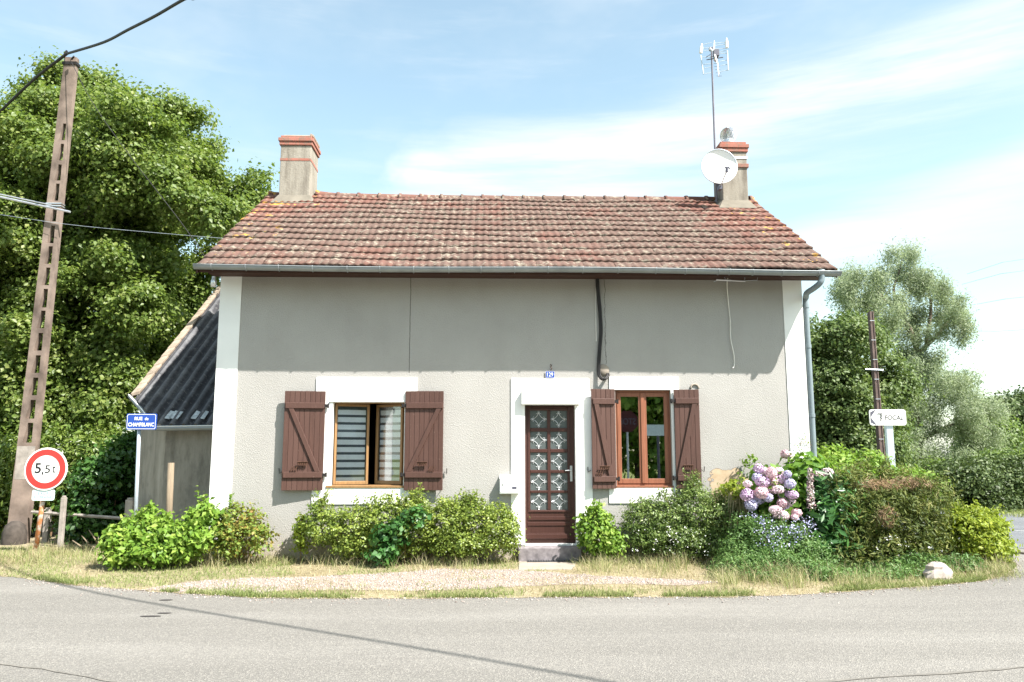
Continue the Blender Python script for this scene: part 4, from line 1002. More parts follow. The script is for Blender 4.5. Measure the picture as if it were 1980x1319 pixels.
# corrugated sheets
vs = []; fs = []; per = .20; dxs = per/10; nx = int((lx-.01-(vx+.12))/dxs); ns = 30
def ys0(x): return Ya-.06 if x > cx0 else Ya-.06+(cx0-x)*(14.24-Ya)/(cx0-vx)
for i in range(nx+1):
    x = lx-.01-i*dxs; y0 = ys0(x)
    w_ = .04*math.cos(2*PI*x/per)
    for j in range(ns+1):
        y = y0+(18.3-y0)*j/ns; sheetn = (y-Ya)//1.35; lap = .012*(1-((y-Ya) % 1.35)/1.35)
        vs.append((x, y-w_*.45, zl(y)+w_*.83+lap))
for i in range(nx):
    for j in range(ns): a = i*(ns+1)+j; fs.append((a, a+1, a+ns+2, a+ns+1))
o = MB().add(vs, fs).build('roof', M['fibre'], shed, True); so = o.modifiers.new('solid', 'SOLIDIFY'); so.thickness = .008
RS = o
m = MB(); N_ = 14
for k in range(N_):
    y0 = 14.2+(18.3-14.2)*k/N_; y1 = 14.2+(18.3-14.2)*(k+1)/N_+.03
    m.hexa([(vx, y0, zl(y0)+.02), (vx+.15, y0, zl(y0)+.06), (vx+.15, y1, zl(y1)+.045), (vx, y1, zl(y1)+.0)], [(vx, y0, zl(y0)-.03), (vx+.15, y0, zl(y0)+.0), (vx+.15, y1, zl(y1)-.01), (vx, y1, zl(y1)-.05)])
    m.hexa([(vx-.02, y0, zl(y0)-.12), (vx+.0, y0, zl(y0)+.02), (vx+.0, y1, zl(y1)+.0), (vx-.02, y1, zl(y1)-.12)], [(vx+.03, y0, zl(y0)-.12), (vx+.03, y0, zl(y0)-.0), (vx+.03, y1, zl(y1)-.02), (vx+.03, y1, zl(y1)-.12)])
m.build('verge_tiles', M['verge_tile'], shed, bevel=.006)
gpts = [(vx-.02, 14.2, zl(14.2)-.03), ((vx+cx0)/2-.02, (14.2+Ya)/2-.03, zl((14.2+Ya)/2)-.05), (cx0-.02, Ya-.10, zl(Ya-.1)-.02), (lx-.03, Ya-.10, zl(Ya-.1)+.0)]
m = MB(); m.tube(gpts, [.03, .035, .045, .045], 8); m.build('gutter', M['zinc'], shed)
m = MB(); m.tube([(a, b-.045, c+.028) for a, b, c in gpts], .008, 6); m.build('gutter_lip', M['white_pvc'], shed)
m = MB(); m.tube([(lx-.09, Ya-.02, zl(Ya)-.1), (lx-.09, wf-.05, zl(Ya)-.25), (lx-.06, wf-.05, .05)], .035, 8); m.build('downpipe', M['zinc'], shed)
for (u, v, r) in ((340, 790, .09), (378, 797, .05), (327, 805, .05), (395, 800, .04)):
    yy = 13.55; x, y, z = P(u, v, yy); z = zl(yy)+.045
    m = MB(); m.prism([(x-r, yy-.06, zl(yy-.06)+.034), (x+r*.8, yy-.08, zl(yy-.08)+.034), (x+r, yy+.1, zl(yy+.1)+.034), (x-r*.6, yy+.13, zl(yy+.13)+.034)], (0, 0, .012)); m.build('moss_patch', simple('pale_lichen', (.42, .45, .46), .9, 0, .3, 20), RS)

# ================================================================== STREET THINGS LEFT
t = thing('utility_pole', 'tall tapering concrete pole with a row of slots carrying the thick cable', 'utility pole', (-8.5, 15.1, 0))
pb = np.array([-8.50, 15.1, -.05]); pt = np.array(P(139, 113, 15.1)); Hh = pt[2]
def pole_at(z): f = (z-0)/Hh; return pb[0]+(pt[0]-pb[0])*f, .175*(1-f)+.118*f, .08*(1-f)+.055*f
vh = [(243, 271), (282, 310), (322, 349), (359, 388), (400, 428), (440, 470), (480, 510), (521, 551), (562, 594), (604, 634), (647, 677), (690, 720), (733, 763), (776, 808), (820, 854), (866, 892)]
zz = [(P(100, a-2, 15.1)[2], P(100, b+2, 15.1)[2]) for a, b in vh]
m = MB()
def slab_(z0, z1, f0, f1, g0, g1):
    c0_, w0, d0 = pole_at(z0); c1_, w1, d1 = pole_at(z1)
    m.hexa([(c0_+w0*f0, 15.1-d0, z0), (c0_+w0*g0, 15.1-d0, z0), (c1_+w1*g1, 15.1-d1, z1), (c1_+w1*f1, 15.1-d1, z1)], [(c0_+w0*f0, 15.1+d0, z0), (c0_+w0*g0, 15.1+d0, z0), (c1_+w1*g1, 15.1+d1, z1), (c1_+w1*f1, 15.1+d1, z1)])
zprev = Hh
for (ztop_, zbot) in zz:
    slab_(ztop_, zprev, -1, -1, 1, 1)
    for a, b in ((-1, None), (None, 1)):
        q_ = zbot/Hh; lo_, hi_, rt_ = -.50+.25*q_, -.12+.2*q_, .54
        if a is not None: slab_(zbot, ztop_, -1, -1, lo_, hi_)
        else: slab_(zbot, ztop_, rt_+.02, rt_-.02, 1, 1)
    zprev = zbot
slab_(-.05, zprev, -1, -1, 1, 1)
m.build('shaft', M['concrete'], t)
m = MB(); a = P(2, 382, 14.9); b = P(136, 410, 14.9); aa = np.array(P(-60, 368, 14.9)); 
m.tube([aa, b], .022, 6); m.tube([aa+np.array([0, 0, .05]), np.array(P(100, 397, 14.9))], .014, 6); m.build('cross_bar', M['alu'], t)
m = MB(); c_, w_, d_ = pole_at(P(100, 400, 15.1)[2]); zc = P(100, 399, 15.1)[2]
for dz in (-.02, .03): m.box(c_-w_-.01, c_+w_+.01, 15.1-d_-.012, 15.1+d_+.012, zc+dz, zc+dz+.02)
m.build('clamp_band', M['alu'], t)
m = MB(); c_, w_, d_ = pole_at(Hh-.1); m.box(c_-w_-.02, c_+w_+.02, 15.1-d_-.02, 15.1+d_+.02, Hh-.16, Hh-.1); m.tube([(c_-.1, 14.98, Hh-.02), (c_-.04, 14.98, Hh+.1)], .02, 6); m.tube([(c_+.08, 14.95, Hh-.1), (c_+.15, 14.9, Hh-.06)], .02, 6); m.build('cable_clamp', M['iron'], t)
m = MB(); m.lathe([(.20, 0), (.20, .22), (.16, .36), (.07, .43), (0, .44)], (-8.47, 14.93, -.02), 16); m.build('foot', simple('dark_foot', (.06, .05, .043), .95, 0, .4, 9, .6), t, True)
m = MB(); c_, w_, d_ = pole_at(1.75); m.box(c_-w_*.98, c_+w_*1.0, 15.1-d_-.004, 15.1-d_+.01, 1.15, 1.75); m.build('repair_patch', M['concrete_patch'], t)

# overhead cables (real catenaries)
def cable(name, pts, r, mat, label):
    o = MB().tube(spline(pts, 8), r, 6).build(name, M[mat], None, True); return tag(o, label, 'cable')
top = (pt[0]-.02, 14.95, Hh+.02)
q = ray(357, 0); 
# plan line towards (0.9,7.2): where the ray meets it
def on_ray(u, v, Y): return P(u, v, Y)
e1 = P(357, -2, 11.2)
far = (13.0, -3.6, 8.3); mid1 = (0.0, 6.34, 7.92); mid2 = (5.67, 2.2, 7.82)
cable('overhead_cable', [top, P(200, 82, 13.7), P(247, 58, 12.8), P(300, 31, 11.98), e1, P(420, -34, 10.45), mid1, mid2, far], .024, 'black_cable', 'thick black twisted cable rising right from the concrete pole top')
m = MB(); 
cable('overhead_cable', [top, P(70, 150, 15.6), P(0, 216, 16.3), P(-120, 330, 17.5)], .03, 'black_cable', 'thick black twisted cable falling left from the concrete pole top')
cable('service_wire', [(pt[0]+.05, 14.95, Hh-.1), P(180, 200, 14.6), P(250, 300, 14.3), P(350, 430, 14.1), P(412, 520, 13.9)], .006, 'black_cable', 'thin sagging wire from pole top down to the house eaves')
cable('telephone_line', [P(0, 415, 15), P(140, 435, 14.9), P(300, 450, 14.7), P(445, 462, 14.5)], .0035, 'galv', 'thin pale wire crossing in front of the linden towards the roof')

# 5.5 t sign
t = thing('weight_limit_sign', 'round red bordered sign reading 5,5t above a small plate on a rusty leaning post', 'road sign', (-7.35, 13.58, 0))
ys = 13.5; cxs, _, czs = P(89.5, 907, ys); rs = .345
m = MB(); b0 = (-7.36, 13.6, -.02); tp_ = P(92, 905, 13.56); m.tube([b0, tp_], .038, 10); m.build('post', M['rustpost'], t, True)
MB().lathe([(0, .0), (rs, .0), (rs+.003, .008), (rs, .016), (0, .016)], (cxs, ys, czs), 48, (0, -1, 0)).build('disc', M['sign_white'], t)
MB().lathe([(rs*.655, .0165), (rs*.655, .019), (rs*.93, .019), (rs*.93, .0165)], (cxs, ys, czs), 48, (0, -1, 0)).build('red_ring', M['red'], t)
text('5', cxs-.125, czs+.015, ys-.019, .10, .165, M['black'], t, bold=.012)
text(',', cxs-.045, czs-.075, ys-.019, .026, .06, M['black'], t, bold=.01)
text('5', cxs+.03, czs-.0, ys-.019, .085, .125, M['black'], t, bold=.0)
text('t', cxs+.135, czs-.0, ys-.019, .05, .115, M['black'], t)
p0 = P(61, 968, ys); p1 = P(106, 947, ys)
m = MB(); m.prism(rrect(p0[0], p1[0], p0[2], p1[2], .03, ys-.002), (0, .014, 0)); m.build('small_plate', M['sign_blueish'], t)
cxp = (p0[0]+p1[0])/2; hp = p1[2]-p0[2]
text('SAUF', cxp, p0[2]+hp*.68, ys-.005, .17, hp*.2, M['faded_ink'], t); text('RIVERAINS', cxp, p0[2]+hp*.33, ys-.005, .28, hp*.22, M['faded_ink'], t)

# street name sign
t = thing('street_name_sign', 'blue street name plate reading RUE de CHAMPBLANC on a pale grey post', 'street sign', (P(264, 1000, 12.75)[0], 12.75, 0))
y = 12.7
xa_ = P(264, 1000, 12.75)[0]; m = MB(); m.tube([(xa_, 12.75, -.02), (P(269, 830, 12.75)[0], 12.75, P(269, 820, 12.75)[2])], .028, 12); m.build('post', M['galv'], t, True)
p0 = P(244, 831, y); p1 = P(304, 800, y)
m = MB(); m.prism(rrect(p0[0], p1[0], p0[2], p1[2], .02, y-.012), (0, .022, 0)); m.build('plate', M['blue'], t)
m = MB(); w = .007
o_ = rrect(p0[0]+.01, p1[0]-.01, p0[2]+.01, p1[2]-.01, .025, y-.0145); i_ = rrect(p0[0]+.01+w, p1[0]-.01-w, p0[2]+.01+w, p1[2]-.01-w, .02, y-.0145); n = len(o_)
m.add(o_+i_, [(k, (k+1) % n, n+(k+1) % n, n+k) for k in range(n)]); m.build('border', M['sign_white'], t)
hw = p1[0]-p0[0]; hh = p1[2]-p0[2]; cx1 = (p0[0]+p1[0])/2
text('RUE', cx1-hw*.10, p0[2]+hh*.69, y-.0145, hw*.26, hh*.21, M['sign_white'], t, bold=.022)
text('de', cx1+hw*.17, p0[2]+hh*.685, y-.0145, hw*.12, hh*.19, M['sign_white'], t, bold=.01)
text('CHAMPBLANC', cx1, p0[2]+hh*.32, y-.0145, hw*.86, hh*.24, M['sign_white'], t, bold=.022)

# wooden post and fence posts
m = MB(); a = P(331, 895, 12.9); m.tube([(P(328, 1000, 12.9)[0], 12.9, -.02), (a[0], 12.9, a[2])], [.052, .048], 12)
tag(m.build('wooden_post', M['post_wood'], None, True), 'round bare wooden post standing before the lean-to wall', 'post')
def fpost(u, v, Y, r=.06):
    m = MB(); a = P(u, v, Y); m.box(a[0]-r, a[0]+r, Y-r, Y+r, -.02, a[2]); m.box(a[0]-r*.7, a[0]+r*.7, Y-r*.7, Y+r*.7, a[2]+.001, a[2]+.03); return m
tag(fpost(124, 962, 14.4, .04).build('fence_post', M['concrete_patch'], None, False, .01), 'grey concrete fence post in the hedge right of the round sign', 'fence post', 'concrete fence posts in the hedge')
tag(fpost(253, 966, 13.9, .065).build('fence_post', M['concrete_patch'], None, False, .01), 'short concrete fence post just left of the street name post', 'fence post', 'concrete fence posts in the hedge')
tag(fpost(93, 985, 15.2, .05).build('fence_post', M['concrete_patch'], None, False, .01), 'shaded fence post between concrete pole and hedge', 'fence post', 'concrete fence posts in the hedge')
t = thing('garden_rail', 'low weathered horizontal rail joining the fence posts in the hedge', 'fence rail', (-7.2, 14.9, 0))
m = MB(); a = P(62, 990, 15.0); b = P(250, 1003, 14.3); m.tube([a, b], .03, 6); m.build('rail', M['concrete_patch'], t)
# dry broken branches
m = MB()
for (u0, v0, u1, v1) in ((165, 1066, 140, 1045), (175, 1062, 158, 1036), (190, 1060, 172, 1025), (185, 1062, 190, 1038), (200, 1068, 168, 1052)):
    m.tube([G(u0, v0, .01), P((u0+u1)/2+3, (v0+v1)/2, 13.5), P(u1, v1, 13.5)], [.014, .011, .006], 5)
tag(m.build('cut_branches', M['post_wood']), 'bare dead sticks poking out of the grass by the hedge', 'branches')

# ================================================================== STREET THINGS RIGHT
t = thing('direction_sign', 'white arrow sign reading FOCAL on a galvanised post behind the hedge', 'road sign', (P(1718, 900, 19)[0], 19.05, 0))
y = 19.0; p0 = P(1682, 822.5, y); p1 = P(1750, 792, y)
m = MB(); m.prism(rrect(p0[0], p1[0], p0[2], p1[2], .06, y-.02), (0, .035, 0)); m.build('panel', M['sign_white'], t)
m = MB(); xm = p0[0]+.015; zc = (p0[2]+p1[2])/2; hz = (p1[2]-p0[2])/2-.015
m.add([(xm, y-.023, zc-hz+.05), (xm+.11, y-.023, zc-hz), (xm+.14, y-.023, zc-hz), (xm+.01, y-.023, zc), (xm, y-.023, zc)], [(0, 1, 2, 3, 4)]); m.add([(xm, y-.023, zc), (xm+.01, y-.023, zc), (xm+.14, y-.023, zc+hz), (xm+.11, y-.023, zc+hz), (xm, y-.023, zc+hz-.05)], [(0, 1, 2, 3, 4)]); m.build('arrow_tip', M['ink'], t)
W_ = p1[0]-p0[0]
text('FOCAL', p0[0]+W_*.675, zc-.005, y-.023, W_*.50, hz*.66, M['black'], t, bold=.008)
m = MB(); lx_ = p0[0]+W_*.30
lp = [(lx_-.07, .09), (lx_+.05, .09), (lx_-.01, .055), (lx_+.045, .045), (lx_-.015, .0), (lx_+.035, -.01), (lx_-.0, -.05), (lx_+.005, -.09)]
m.tube([(a, y-.024, zc+b) for a, b in lp], .012, 5); m.build('logo', M['black'], t)
m = MB(); xq = P(1721, 850, 19.04)[0]; m.box(xq-.085, xq+.085, 19.02, 19.12, -.02, p0[2]+.3); m.build('post', M['galv'], t, bevel=.008)

t = thing('utility_pole', 'slim dark steel lattice pole behind the white arrow sign', 'utility pole', (P(1708, 905, 23.5)[0], 23.5, 0))
a = P(1683, 603, 23.5); bz = P(1707, 905, 23.5); bx = bz[0]
m = MB(); bot = (a[0]+.05, 23.5, 0)
for s in (-1, 1): m.hexa([(bx+.0+s*.10-.03, 23.42, 0), (bx+s*.10+.03, 23.42, 0), (a[0]+s*.07+.02, 23.44, a[2]), (a[0]+s*.07-.02, 23.44, a[2])], [(bx+s*.10-.03, 23.58, 0), (bx+s*.10+.03, 23.58, 0), (a[0]+s*.07+.02, 23.56, a[2]), (a[0]+s*.07-.02, 23.56, a[2])])
m = MB(); m.hexa([(bx-.045, 23.42, 0), (bx+.045, 23.42, 0), (a[0]+.035, 23.44, a[2]), (a[0]-.035, 23.44, a[2])], [(bx-.045, 23.58, 0), (bx+.045, 23.58, 0), (a[0]+.035, 23.56, a[2]), (a[0]-.035, 23.56, a[2])])
for s in (-1, 1): m.hexa([(bx+s*.06-.018, 23.40, 0), (bx+s*.06+.018, 23.40, 0), (a[0]+s*.045+.014, 23.42, a[2]), (a[0]+s*.045-.014, 23.42, a[2])], [(bx+s*.06-.018, 23.6, 0), (bx+s*.06+.018, 23.6, 0), (a[0]+s*.045+.014, 23.58, a[2]), (a[0]+s*.045-.014, 23.58, a[2])])
m.build('shaft', simple('brown_steel', (.12, .085, .075), .8, 0, .3, 5), t)
m = MB()
for k in range(10):
    f = (k+.5)/10; x = bx+(a[0]-bx)*f; m.box(x-.09, x+.05, 23.385, 23.398, a[2]*f, a[2]*f+.014)
m.build('step', M['galv'], t)
m = MB(); zc = P(1695, 715, 23.5)[2]; xc = P(1692, 715, 23.5)[0]; m.tube([(xc-.35, 23.4, zc), (xc+.2, 23.4, zc-.02)], .02, 6); m.build('cross_bar', M['galv'], t)
# distant power lines
for (u0, v0, u1, v1, k) in ((1860, 640, 2000, 637, 'lowest level'), (1860, 550, 2010, 505, 'upper'), (1870, 530, 2010, 480, 'topmost'), (1880, 590, 2010, 562, 'middle')):
    m = MB(); m.tube([P(u0, v0, 70), P((u0+u1)/2, (v0+v1)/2+2, 62), P(u1+200, v1-12, 54)], .018, 5)
    tag(m.build('power_line', M['power'] if 'power' in M else M.setdefault('power', simple('far_wire', (.45, .5, .52), .6))), 'distant thin power line right of the willow, the %s one' % k, 'power line', 'distant power lines')
# rock
m = MB(); n = 14; rr_ = random.Random(2); c_ = G(1816, 1122); vs = []
for i in range(8):
    ph = i/7*PI/2
    for k in range(n):
        a = 2*PI*k/n; r_ = math.cos(ph)**.7*(1+rr_.uniform(-.16, .16)+.15*math.sin(a*2+1)); vs.append((c_[0]+.17*r_*math.cos(a)-.03*i/7, c_[1]+.13*r_*math.sin(a), -.01+.24*math.sin(ph)*(1+rr_.uniform(-.05, .05))))
m.add(vs, [(i*n+k, i*n+(k+1) % n, (i+1)*n+(k+1) % n, (i+1)*n+k) for i in range(7) for k in range(n)])
tag(m.build('rock', M['rock'], None, False), 'pale pinkish boulder at the road corner under the hedge', 'rock')

# ================================================================== TREES
def tree(name, label, base, lobes, ncl, per, rc, Ln, Wd, mat, r0, limbs=14, fork=.35, group=None, **k):
    t = thing(name, label, 'tree', base, group)
    p, n = clumps(lobes, ncl, per, rc, **k); leaves('crown', p, n, Ln, Wd, mat, t, .25)
    m = MB(); b = np.array(base, float); top_ = np.array([np.mean([l[0] for l in lobes]), np.mean([l[1] for l in lobes]), max(l[2] for l in lobes)*.8])
    f0 = b+(top_-b)*fork; m.tube([b, b+(f0-b)*.5+np.array([.05, 0, 0]), f0], [r0*1.2, r0, r0*.8], 10)
    rr = random.Random(len(lobes)); idx = sorted(range(len(lobes)), key=lambda i: rr.random())[:limbs]
    for i in idx:
        l = np.array(lobes[i][:3]); s = f0 if l[2] > f0[2] else b+(f0-b)*max(.3, l[2]/f0[2]*.7); md = s*.5+l*.5+np.array([0, 0, .12*np.linalg.norm(l-s)])
        m.tube([s, md, l], [r0*.4, r0*.25, r0*.08], 6)
    m.build('trunk', M['bark'], t, True); return t
lp = [(-160, 380), (-60, 330), (0, 285), (45, 235), (90, 190), (150, 190), (220, 205), (290, 235), (350, 265), (375, 310), (385, 370), (440, 410), (440, 440), (410, 490), (380, 550), (340, 640), (290, 740), (230, 800), (120, 830), (0, 850), (-160, 860)]
lob = poly_lobes(lp, 300, 19.5, 2.6, .38, .78, .68, 4)
for u, v in [(105, 145), (70, 175), (38, 215), (160, 160), (240, 185), (205, 165), (300, 205), (370, 232), (345, 215), (400, 290), (470, 378), (478, 405), (450, 370), (455, 470), (420, 530), (440, 440), (425, 480), (400, 520), (385, 560), (415, 500), (360, 590), (340, 620), (495, 352), (490, 395), (465, 430), (12, 238), (405, 345), (330, 270), (180, 200)]:
    x, y, z = P(u, v, 19.5); lob.append((x, y, z, .42, .5, .30))
tree('linden_tree', 'huge dense green linden tree filling the left behind the concrete pole', (-11.2, 20, 0), lob, 13500, 52, .165, .088, .066, 'linden', .42, 20, .4, flat=.7, up=.55, updir=.2, shell=(.45, 1.06))
lp = [(-140, 850), (-20, 845), (60, 870), (130, 850), (190, 830), (255, 800), (285, 830), (270, 1010), (-140, 1040)]
lob = poly_lobes(lp, 46, 16.6, .6, .35, .6, .9, 8)
t = plant('laurel_hedge', 'tall unkempt green laurel hedge behind the fence posts on the left', 'hedge', (-8.0, 15.9, 0), lob, 3000, 24, .14, .10, .04, 'laurel', 10, .02, droop=.3, flat=.9)
lp = [(150, 870), (265, 830), (275, 1040), (60, 1050)]
lob = poly_lobes([(135, 990), (185, 920), (262, 860), (268, 1030), (130, 1050)], 16, 15.3, .3, .22, .36, .9, 9)
plant('ivy_bush', 'dark broad leaved bush filling the shade left of the lean-to', 'bush', (-6.9, 15.0, 0), lob, 900, 18, .13, .09, .065, 'darkleaf', 5, .015, droop=.3)

# right: alders
lp = [(1500, 640), (1600, 640), (1650, 625), (1690, 640), (1715, 680), (1722, 740), (1728, 840), (1725, 920), (1500, 920)]
lob = poly_lobes(lp, 60, 27, 1.8, .55, 1.05, .7, 5)
tree('alder_tree', 'dark green bushy tree beyond the garden behind the arrow sign', (11.5, 27, 0), lob, 4600, 36, .22, .11, .08, 'alder', .2, 10, flat=.55, up=.5, zmin=-.4)
# willow with visible limbs
wl = []; rw = random.Random(17)
for (u, v, a, b, n_) in [(1650, 560, 36, 28, 7), (1625, 548, 22, 14, 3), (1690, 585, 26, 24, 5), (1735, 515, 30, 22, 6), (1705, 545, 24, 22, 4), (1790, 540, 34, 26, 6), (1838, 568, 28, 24, 4), (1862, 605, 18, 22, 3), (1760, 575, 30, 26, 4), (1745, 620, 34, 28, 6), (1800, 625, 30, 24, 4), (1848, 640, 26, 22, 4), (1765, 665, 34, 30, 6), (1690, 632, 22, 20, 3),
      (1820, 715, 36, 28, 6), (1790, 765, 44, 36, 8), (1850, 760, 40, 30, 8), (1885, 785, 30, 24, 5), (1835, 820, 50, 34, 9), (1790, 850, 45, 36, 7), (1880, 850, 36, 30, 6), (1880, 885, 50, 26, 6), (1820, 895, 55, 26, 6), (1765, 730, 26, 34, 5), (1755, 820, 30, 44, 8), (1900, 815, 30, 34, 6), (1745, 885, 30, 26, 5)]:
    for _ in range(n_):
        s1 = rw.uniform(11, 20); wl.append((u+rw.uniform(-1, 1)*a, v+rw.uniform(-1, 1)*b, 34.5+rw.uniform(-1.6, 1.6), s1, s1*rw.uniform(.8, 1.3)))
lob = [pxl(u, v, Y, a, b, a/45*1.1) for u, v, Y, a, b in wl]
t = thing('willow_tree', 'tall airy silvery willow with open branches right of the house', 'tree', (18.2, 34.5, 0))
p, n = clumps(lob, 4600, 30, .17, flat=1.4, up=.3, shell=(.1, 1.2)); leaves('crown', p, n, .13, .034, 'willow', t, .4)
m = MB(); yy = 34.8
def br(pts, r0, r1): m.tube(spline([P(u, v, yy) for u, v in pts], 4), list(np.linspace(r0, r1, (len(pts)-1)*4+1)), 7)
br([(1772, 960), (1771, 860), (1770, 760), (1776, 690)], .3, .17)
br([(1776, 690), (1790, 670), (1820, 640), (1845, 600), (1862, 575)], .13, .02); br([(1776, 700), (1765, 650), (1735, 600), (1705, 575), (1690, 540)], .15, .02)
br([(1735, 600), (1728, 560), (1740, 520), (1745, 495)], .08, .02); br([(1790, 670), (1800, 600), (1795, 560), (1785, 520)], .09, .02); br([(1770, 780), (1790, 740), (1815, 722)], .1, .02)
br([(1700, 690), (1675, 630), (1655, 600), (1640, 560), (1625, 540)], .12, .02); br([(1675, 630), (1690, 600), (1680, 560)], .07, .02); br([(1770, 860), (1820, 830), (1880, 815), (1930, 840)], .11, .02); br([(1770, 900), (1712, 800), (1700, 690)], .14, .12)
m.build('trunk', M['bark'], t, True)
lob = poly_lobes([(1930, 800), (1990, 790), (2100, 780), (2100, 900), (1930, 900)], 22, 48, 3, 1.2, 2.0, .8, 12)
tree('oak_tree', 'darker round tree at the far right edge beyond the willow', (33, 48, 0), lob, 2000, 30, .4, .2, .15, 'darkhedge', .3, 6, flat=.6)
lob = poly_lobes([(1885, 850), (1935, 830), (1975, 860), (1975, 900), (1885, 900)], 10, 42, 2, .9, 1.4, .8, 13)
tree('small_tree', 'small pale bushy tree between willow and far right tree', (25, 42, 0), lob, 900, 24, .35, .17, .11, 'meadowleaf', .15, 5)
lob = poly_lobes([(1825, 925), (1870, 912), (1980, 908), (2140, 900), (2140, 985), (1830, 985)], 46, 24.0, .8, .5, .8, .75, 14)
plant('roadside_hedge', 'long dark shaded hedge across the side road at right', 'hedge', (15.8, 24, 0), lob, 3000, 30, .18, .09, .06, 'darkhedge', 8, .03, flat=.5)
lob = poly_lobes([(1330, 780), (1560, 780), (1560, 900), (1330, 900)], 10, 30, 2, 1.2, 1.8, .8, 15)

# ================================================================== PLANTS BY THE HOUSE
def pl(name, label, cat, lob, ncl, per, rc, Ln, Wd, mat, stems=8, **k):
    base = (float(np.mean([l[0] for l in lob])), float(np.mean([l[1] for l in lob])), 0)
    return plant(name, label, cat, base, lob, ncl, per, rc, Ln, Wd, mat, stems, **k)
# left weeds
lob = [pxl(240, 1050, 11.75, 30, 30, .3), pxl(285, 1030, 11.9, 32, 32, .3), pxl(330, 1045, 11.8, 34, 34, .3), pxl(300, 1070, 11.6, 60, 18, .3), pxl(395, 1015, 12.0, 32, 34, .25), pxl(370, 1050, 11.7, 30, 26, .3), pxl(235, 1075, 11.6, 26, 18, .25)]
pl('leafy_weed', 'bright green broad leaved weeds below the street name post', 'plant', lob, 620, 12, .07, .075, .048, 'nettle', 16, stem_r=.006, droop=.4, shoots=34, shoot_k=1.2)
lob = [pxl(455, 1005, 12.05, 26, 22, .2), pxl(490, 1015, 12.05, 22, 20, .2), pxl(470, 1035, 11.95, 34, 24, .25), pxl(440, 1050, 11.9, 30, 30, .25), pxl(500, 1050, 12.0, 26, 20, .2)]
pl('reddening_shrub', 'small shrub with yellow and red tinted leaves by the white corner', 'shrub', lob, 300, 13, .06, .05, .032, 'autumn', 12, stem_r=.005, shoots=24)
t = thing('horseweed', 'tall feathery green weed rising against the white corner band', 'plant', (P(445, 1060, 12.0)[0], 12.0, 0))
m = MB(); pp = []; nn_ = []
for (u, v, h0) in ((446, 957, 1), (438, 990, .8), (430, 1010, .7)):
    a = np.array(P(u, v, 12.0)); b = np.array([a[0]-.03, 12.0, 0]); m.tube([b, a], .005, 5)
    for k in range(420):
        f = R.uniform(.25, 1); c_ = b+(a-b)*f; w_ = .07*(1.15-f)+.012; d = rng.normal(size=3); d[2] = abs(d[2])*.6; d /= np.linalg.norm(d); pp.append(c_+d*w_*R.random()); nn_.append(rng.normal(size=3))
m.build('stem', M['nettle'], t); leaves('foliage', np.array(pp), np.array(nn_), .075, .010, 'nettle', t, -.3)
# privet left of the door
lob = [pxl(625, 1020, 12.05, 42, 30, .27), pxl(620, 990, 12.1, 18, 20, .15), pxl(680, 1025, 12.05, 45, 40, .28), pxl(740, 1010, 12.05, 45, 44, .28), pxl(790, 985, 12.1, 28, 22, .2), pxl(800, 1025, 12.0, 50, 44, .3), pxl(860, 1010, 12.0, 45, 42, .3), pxl(915, 1010, 12.0, 45, 42, .3), pxl(960, 1022, 12.0, 40, 42, .3), pxl(985, 1035, 12.05, 18, 34, .2), pxl(900, 1050, 11.95, 80, 24, .3), pxl(720, 1055, 12, 70, 22, .28), pxl(810, 968, 12.1, 12, 14, .1), pxl(905, 975, 12.1, 14, 12, .1)]
pl('privet_bush', 'long clipped looking privet bush between left window and door', 'bush', lob, 2300, 17, .048, .040, .024, 'privet', 30, stem_r=.007, shell=(.55, 1.1), shoots=70)
lob = [pxl(742, 1050, 11.72, 22, 30, .12), pxl(770, 1030, 11.72, 18, 26, .12), pxl(800, 1000, 11.76, 22, 20, .12), pxl(740, 1075, 11.65, 26, 12, .12)]
pl('ivy', 'patch of lobed dark green ivy climbing over the privet bush', 'ivy', lob, 130, 8, .05, .07, .065, 'ivy', 4, stem_r=.004)
lob = [pxl(585, 1035, 12.1, 12, 26, .12), pxl(583, 1012, 12.1, 8, 14, .08)]
pl('sapling', 'slender yellow green sapling at the left end of the privet', 'sapling', lob, 70, 12, .045, .06, .03, 'yellowbush', 3, stem_r=.005)
# right of the door
lob = [pxl(1150, 1008, 12.05, 26, 20, .2), pxl(1160, 1040, 12.0, 36, 26, .25), pxl(1180, 1055, 11.95, 28, 22, .22), pxl(1140, 1025, 12.0, 20, 22, .18)]
pl('leafy_shrub', 'small fresh green shrub just right of the doorstep', 'shrub', lob, 300, 13, .055, .065, .038, 'nettle', 10, stem_r=.006, droop=.2, shoots=16)
lob = [pxl(1245, 1010, 12.05, 42, 38, .28), pxl(1290, 1000, 12.05, 40, 42, .28), pxl(1340, 990, 12.0, 36, 44, .28), pxl(1342, 955, 12.05, 16, 26, .12), pxl(1385, 1000, 12.0, 36, 44, .28), pxl(1300, 1045, 11.95, 75, 32, .3), pxl(1390, 1050, 11.9, 40, 30, .28), pxl(1420, 985, 12.05, 24, 26, .2)]
t = pl('boxwood_bush', 'dense fine leaved dark green bush under the right window', 'bush', lob, 2300, 16, .045, .034, .018, 'boxwood', 22, stem_r=.006, shell=(.55, 1.1), shoots=80)
lob2 = [pxl(1260, 1045, 11.62, 60, 30, .05), pxl(1330, 1050, 11.6, 50, 30, .05)]
p, n = clumps(lob2, 45, 3, .05); tag(leaves('white_flower', p, n, .018, .016, 'tinyflower', t), kind='stuff')
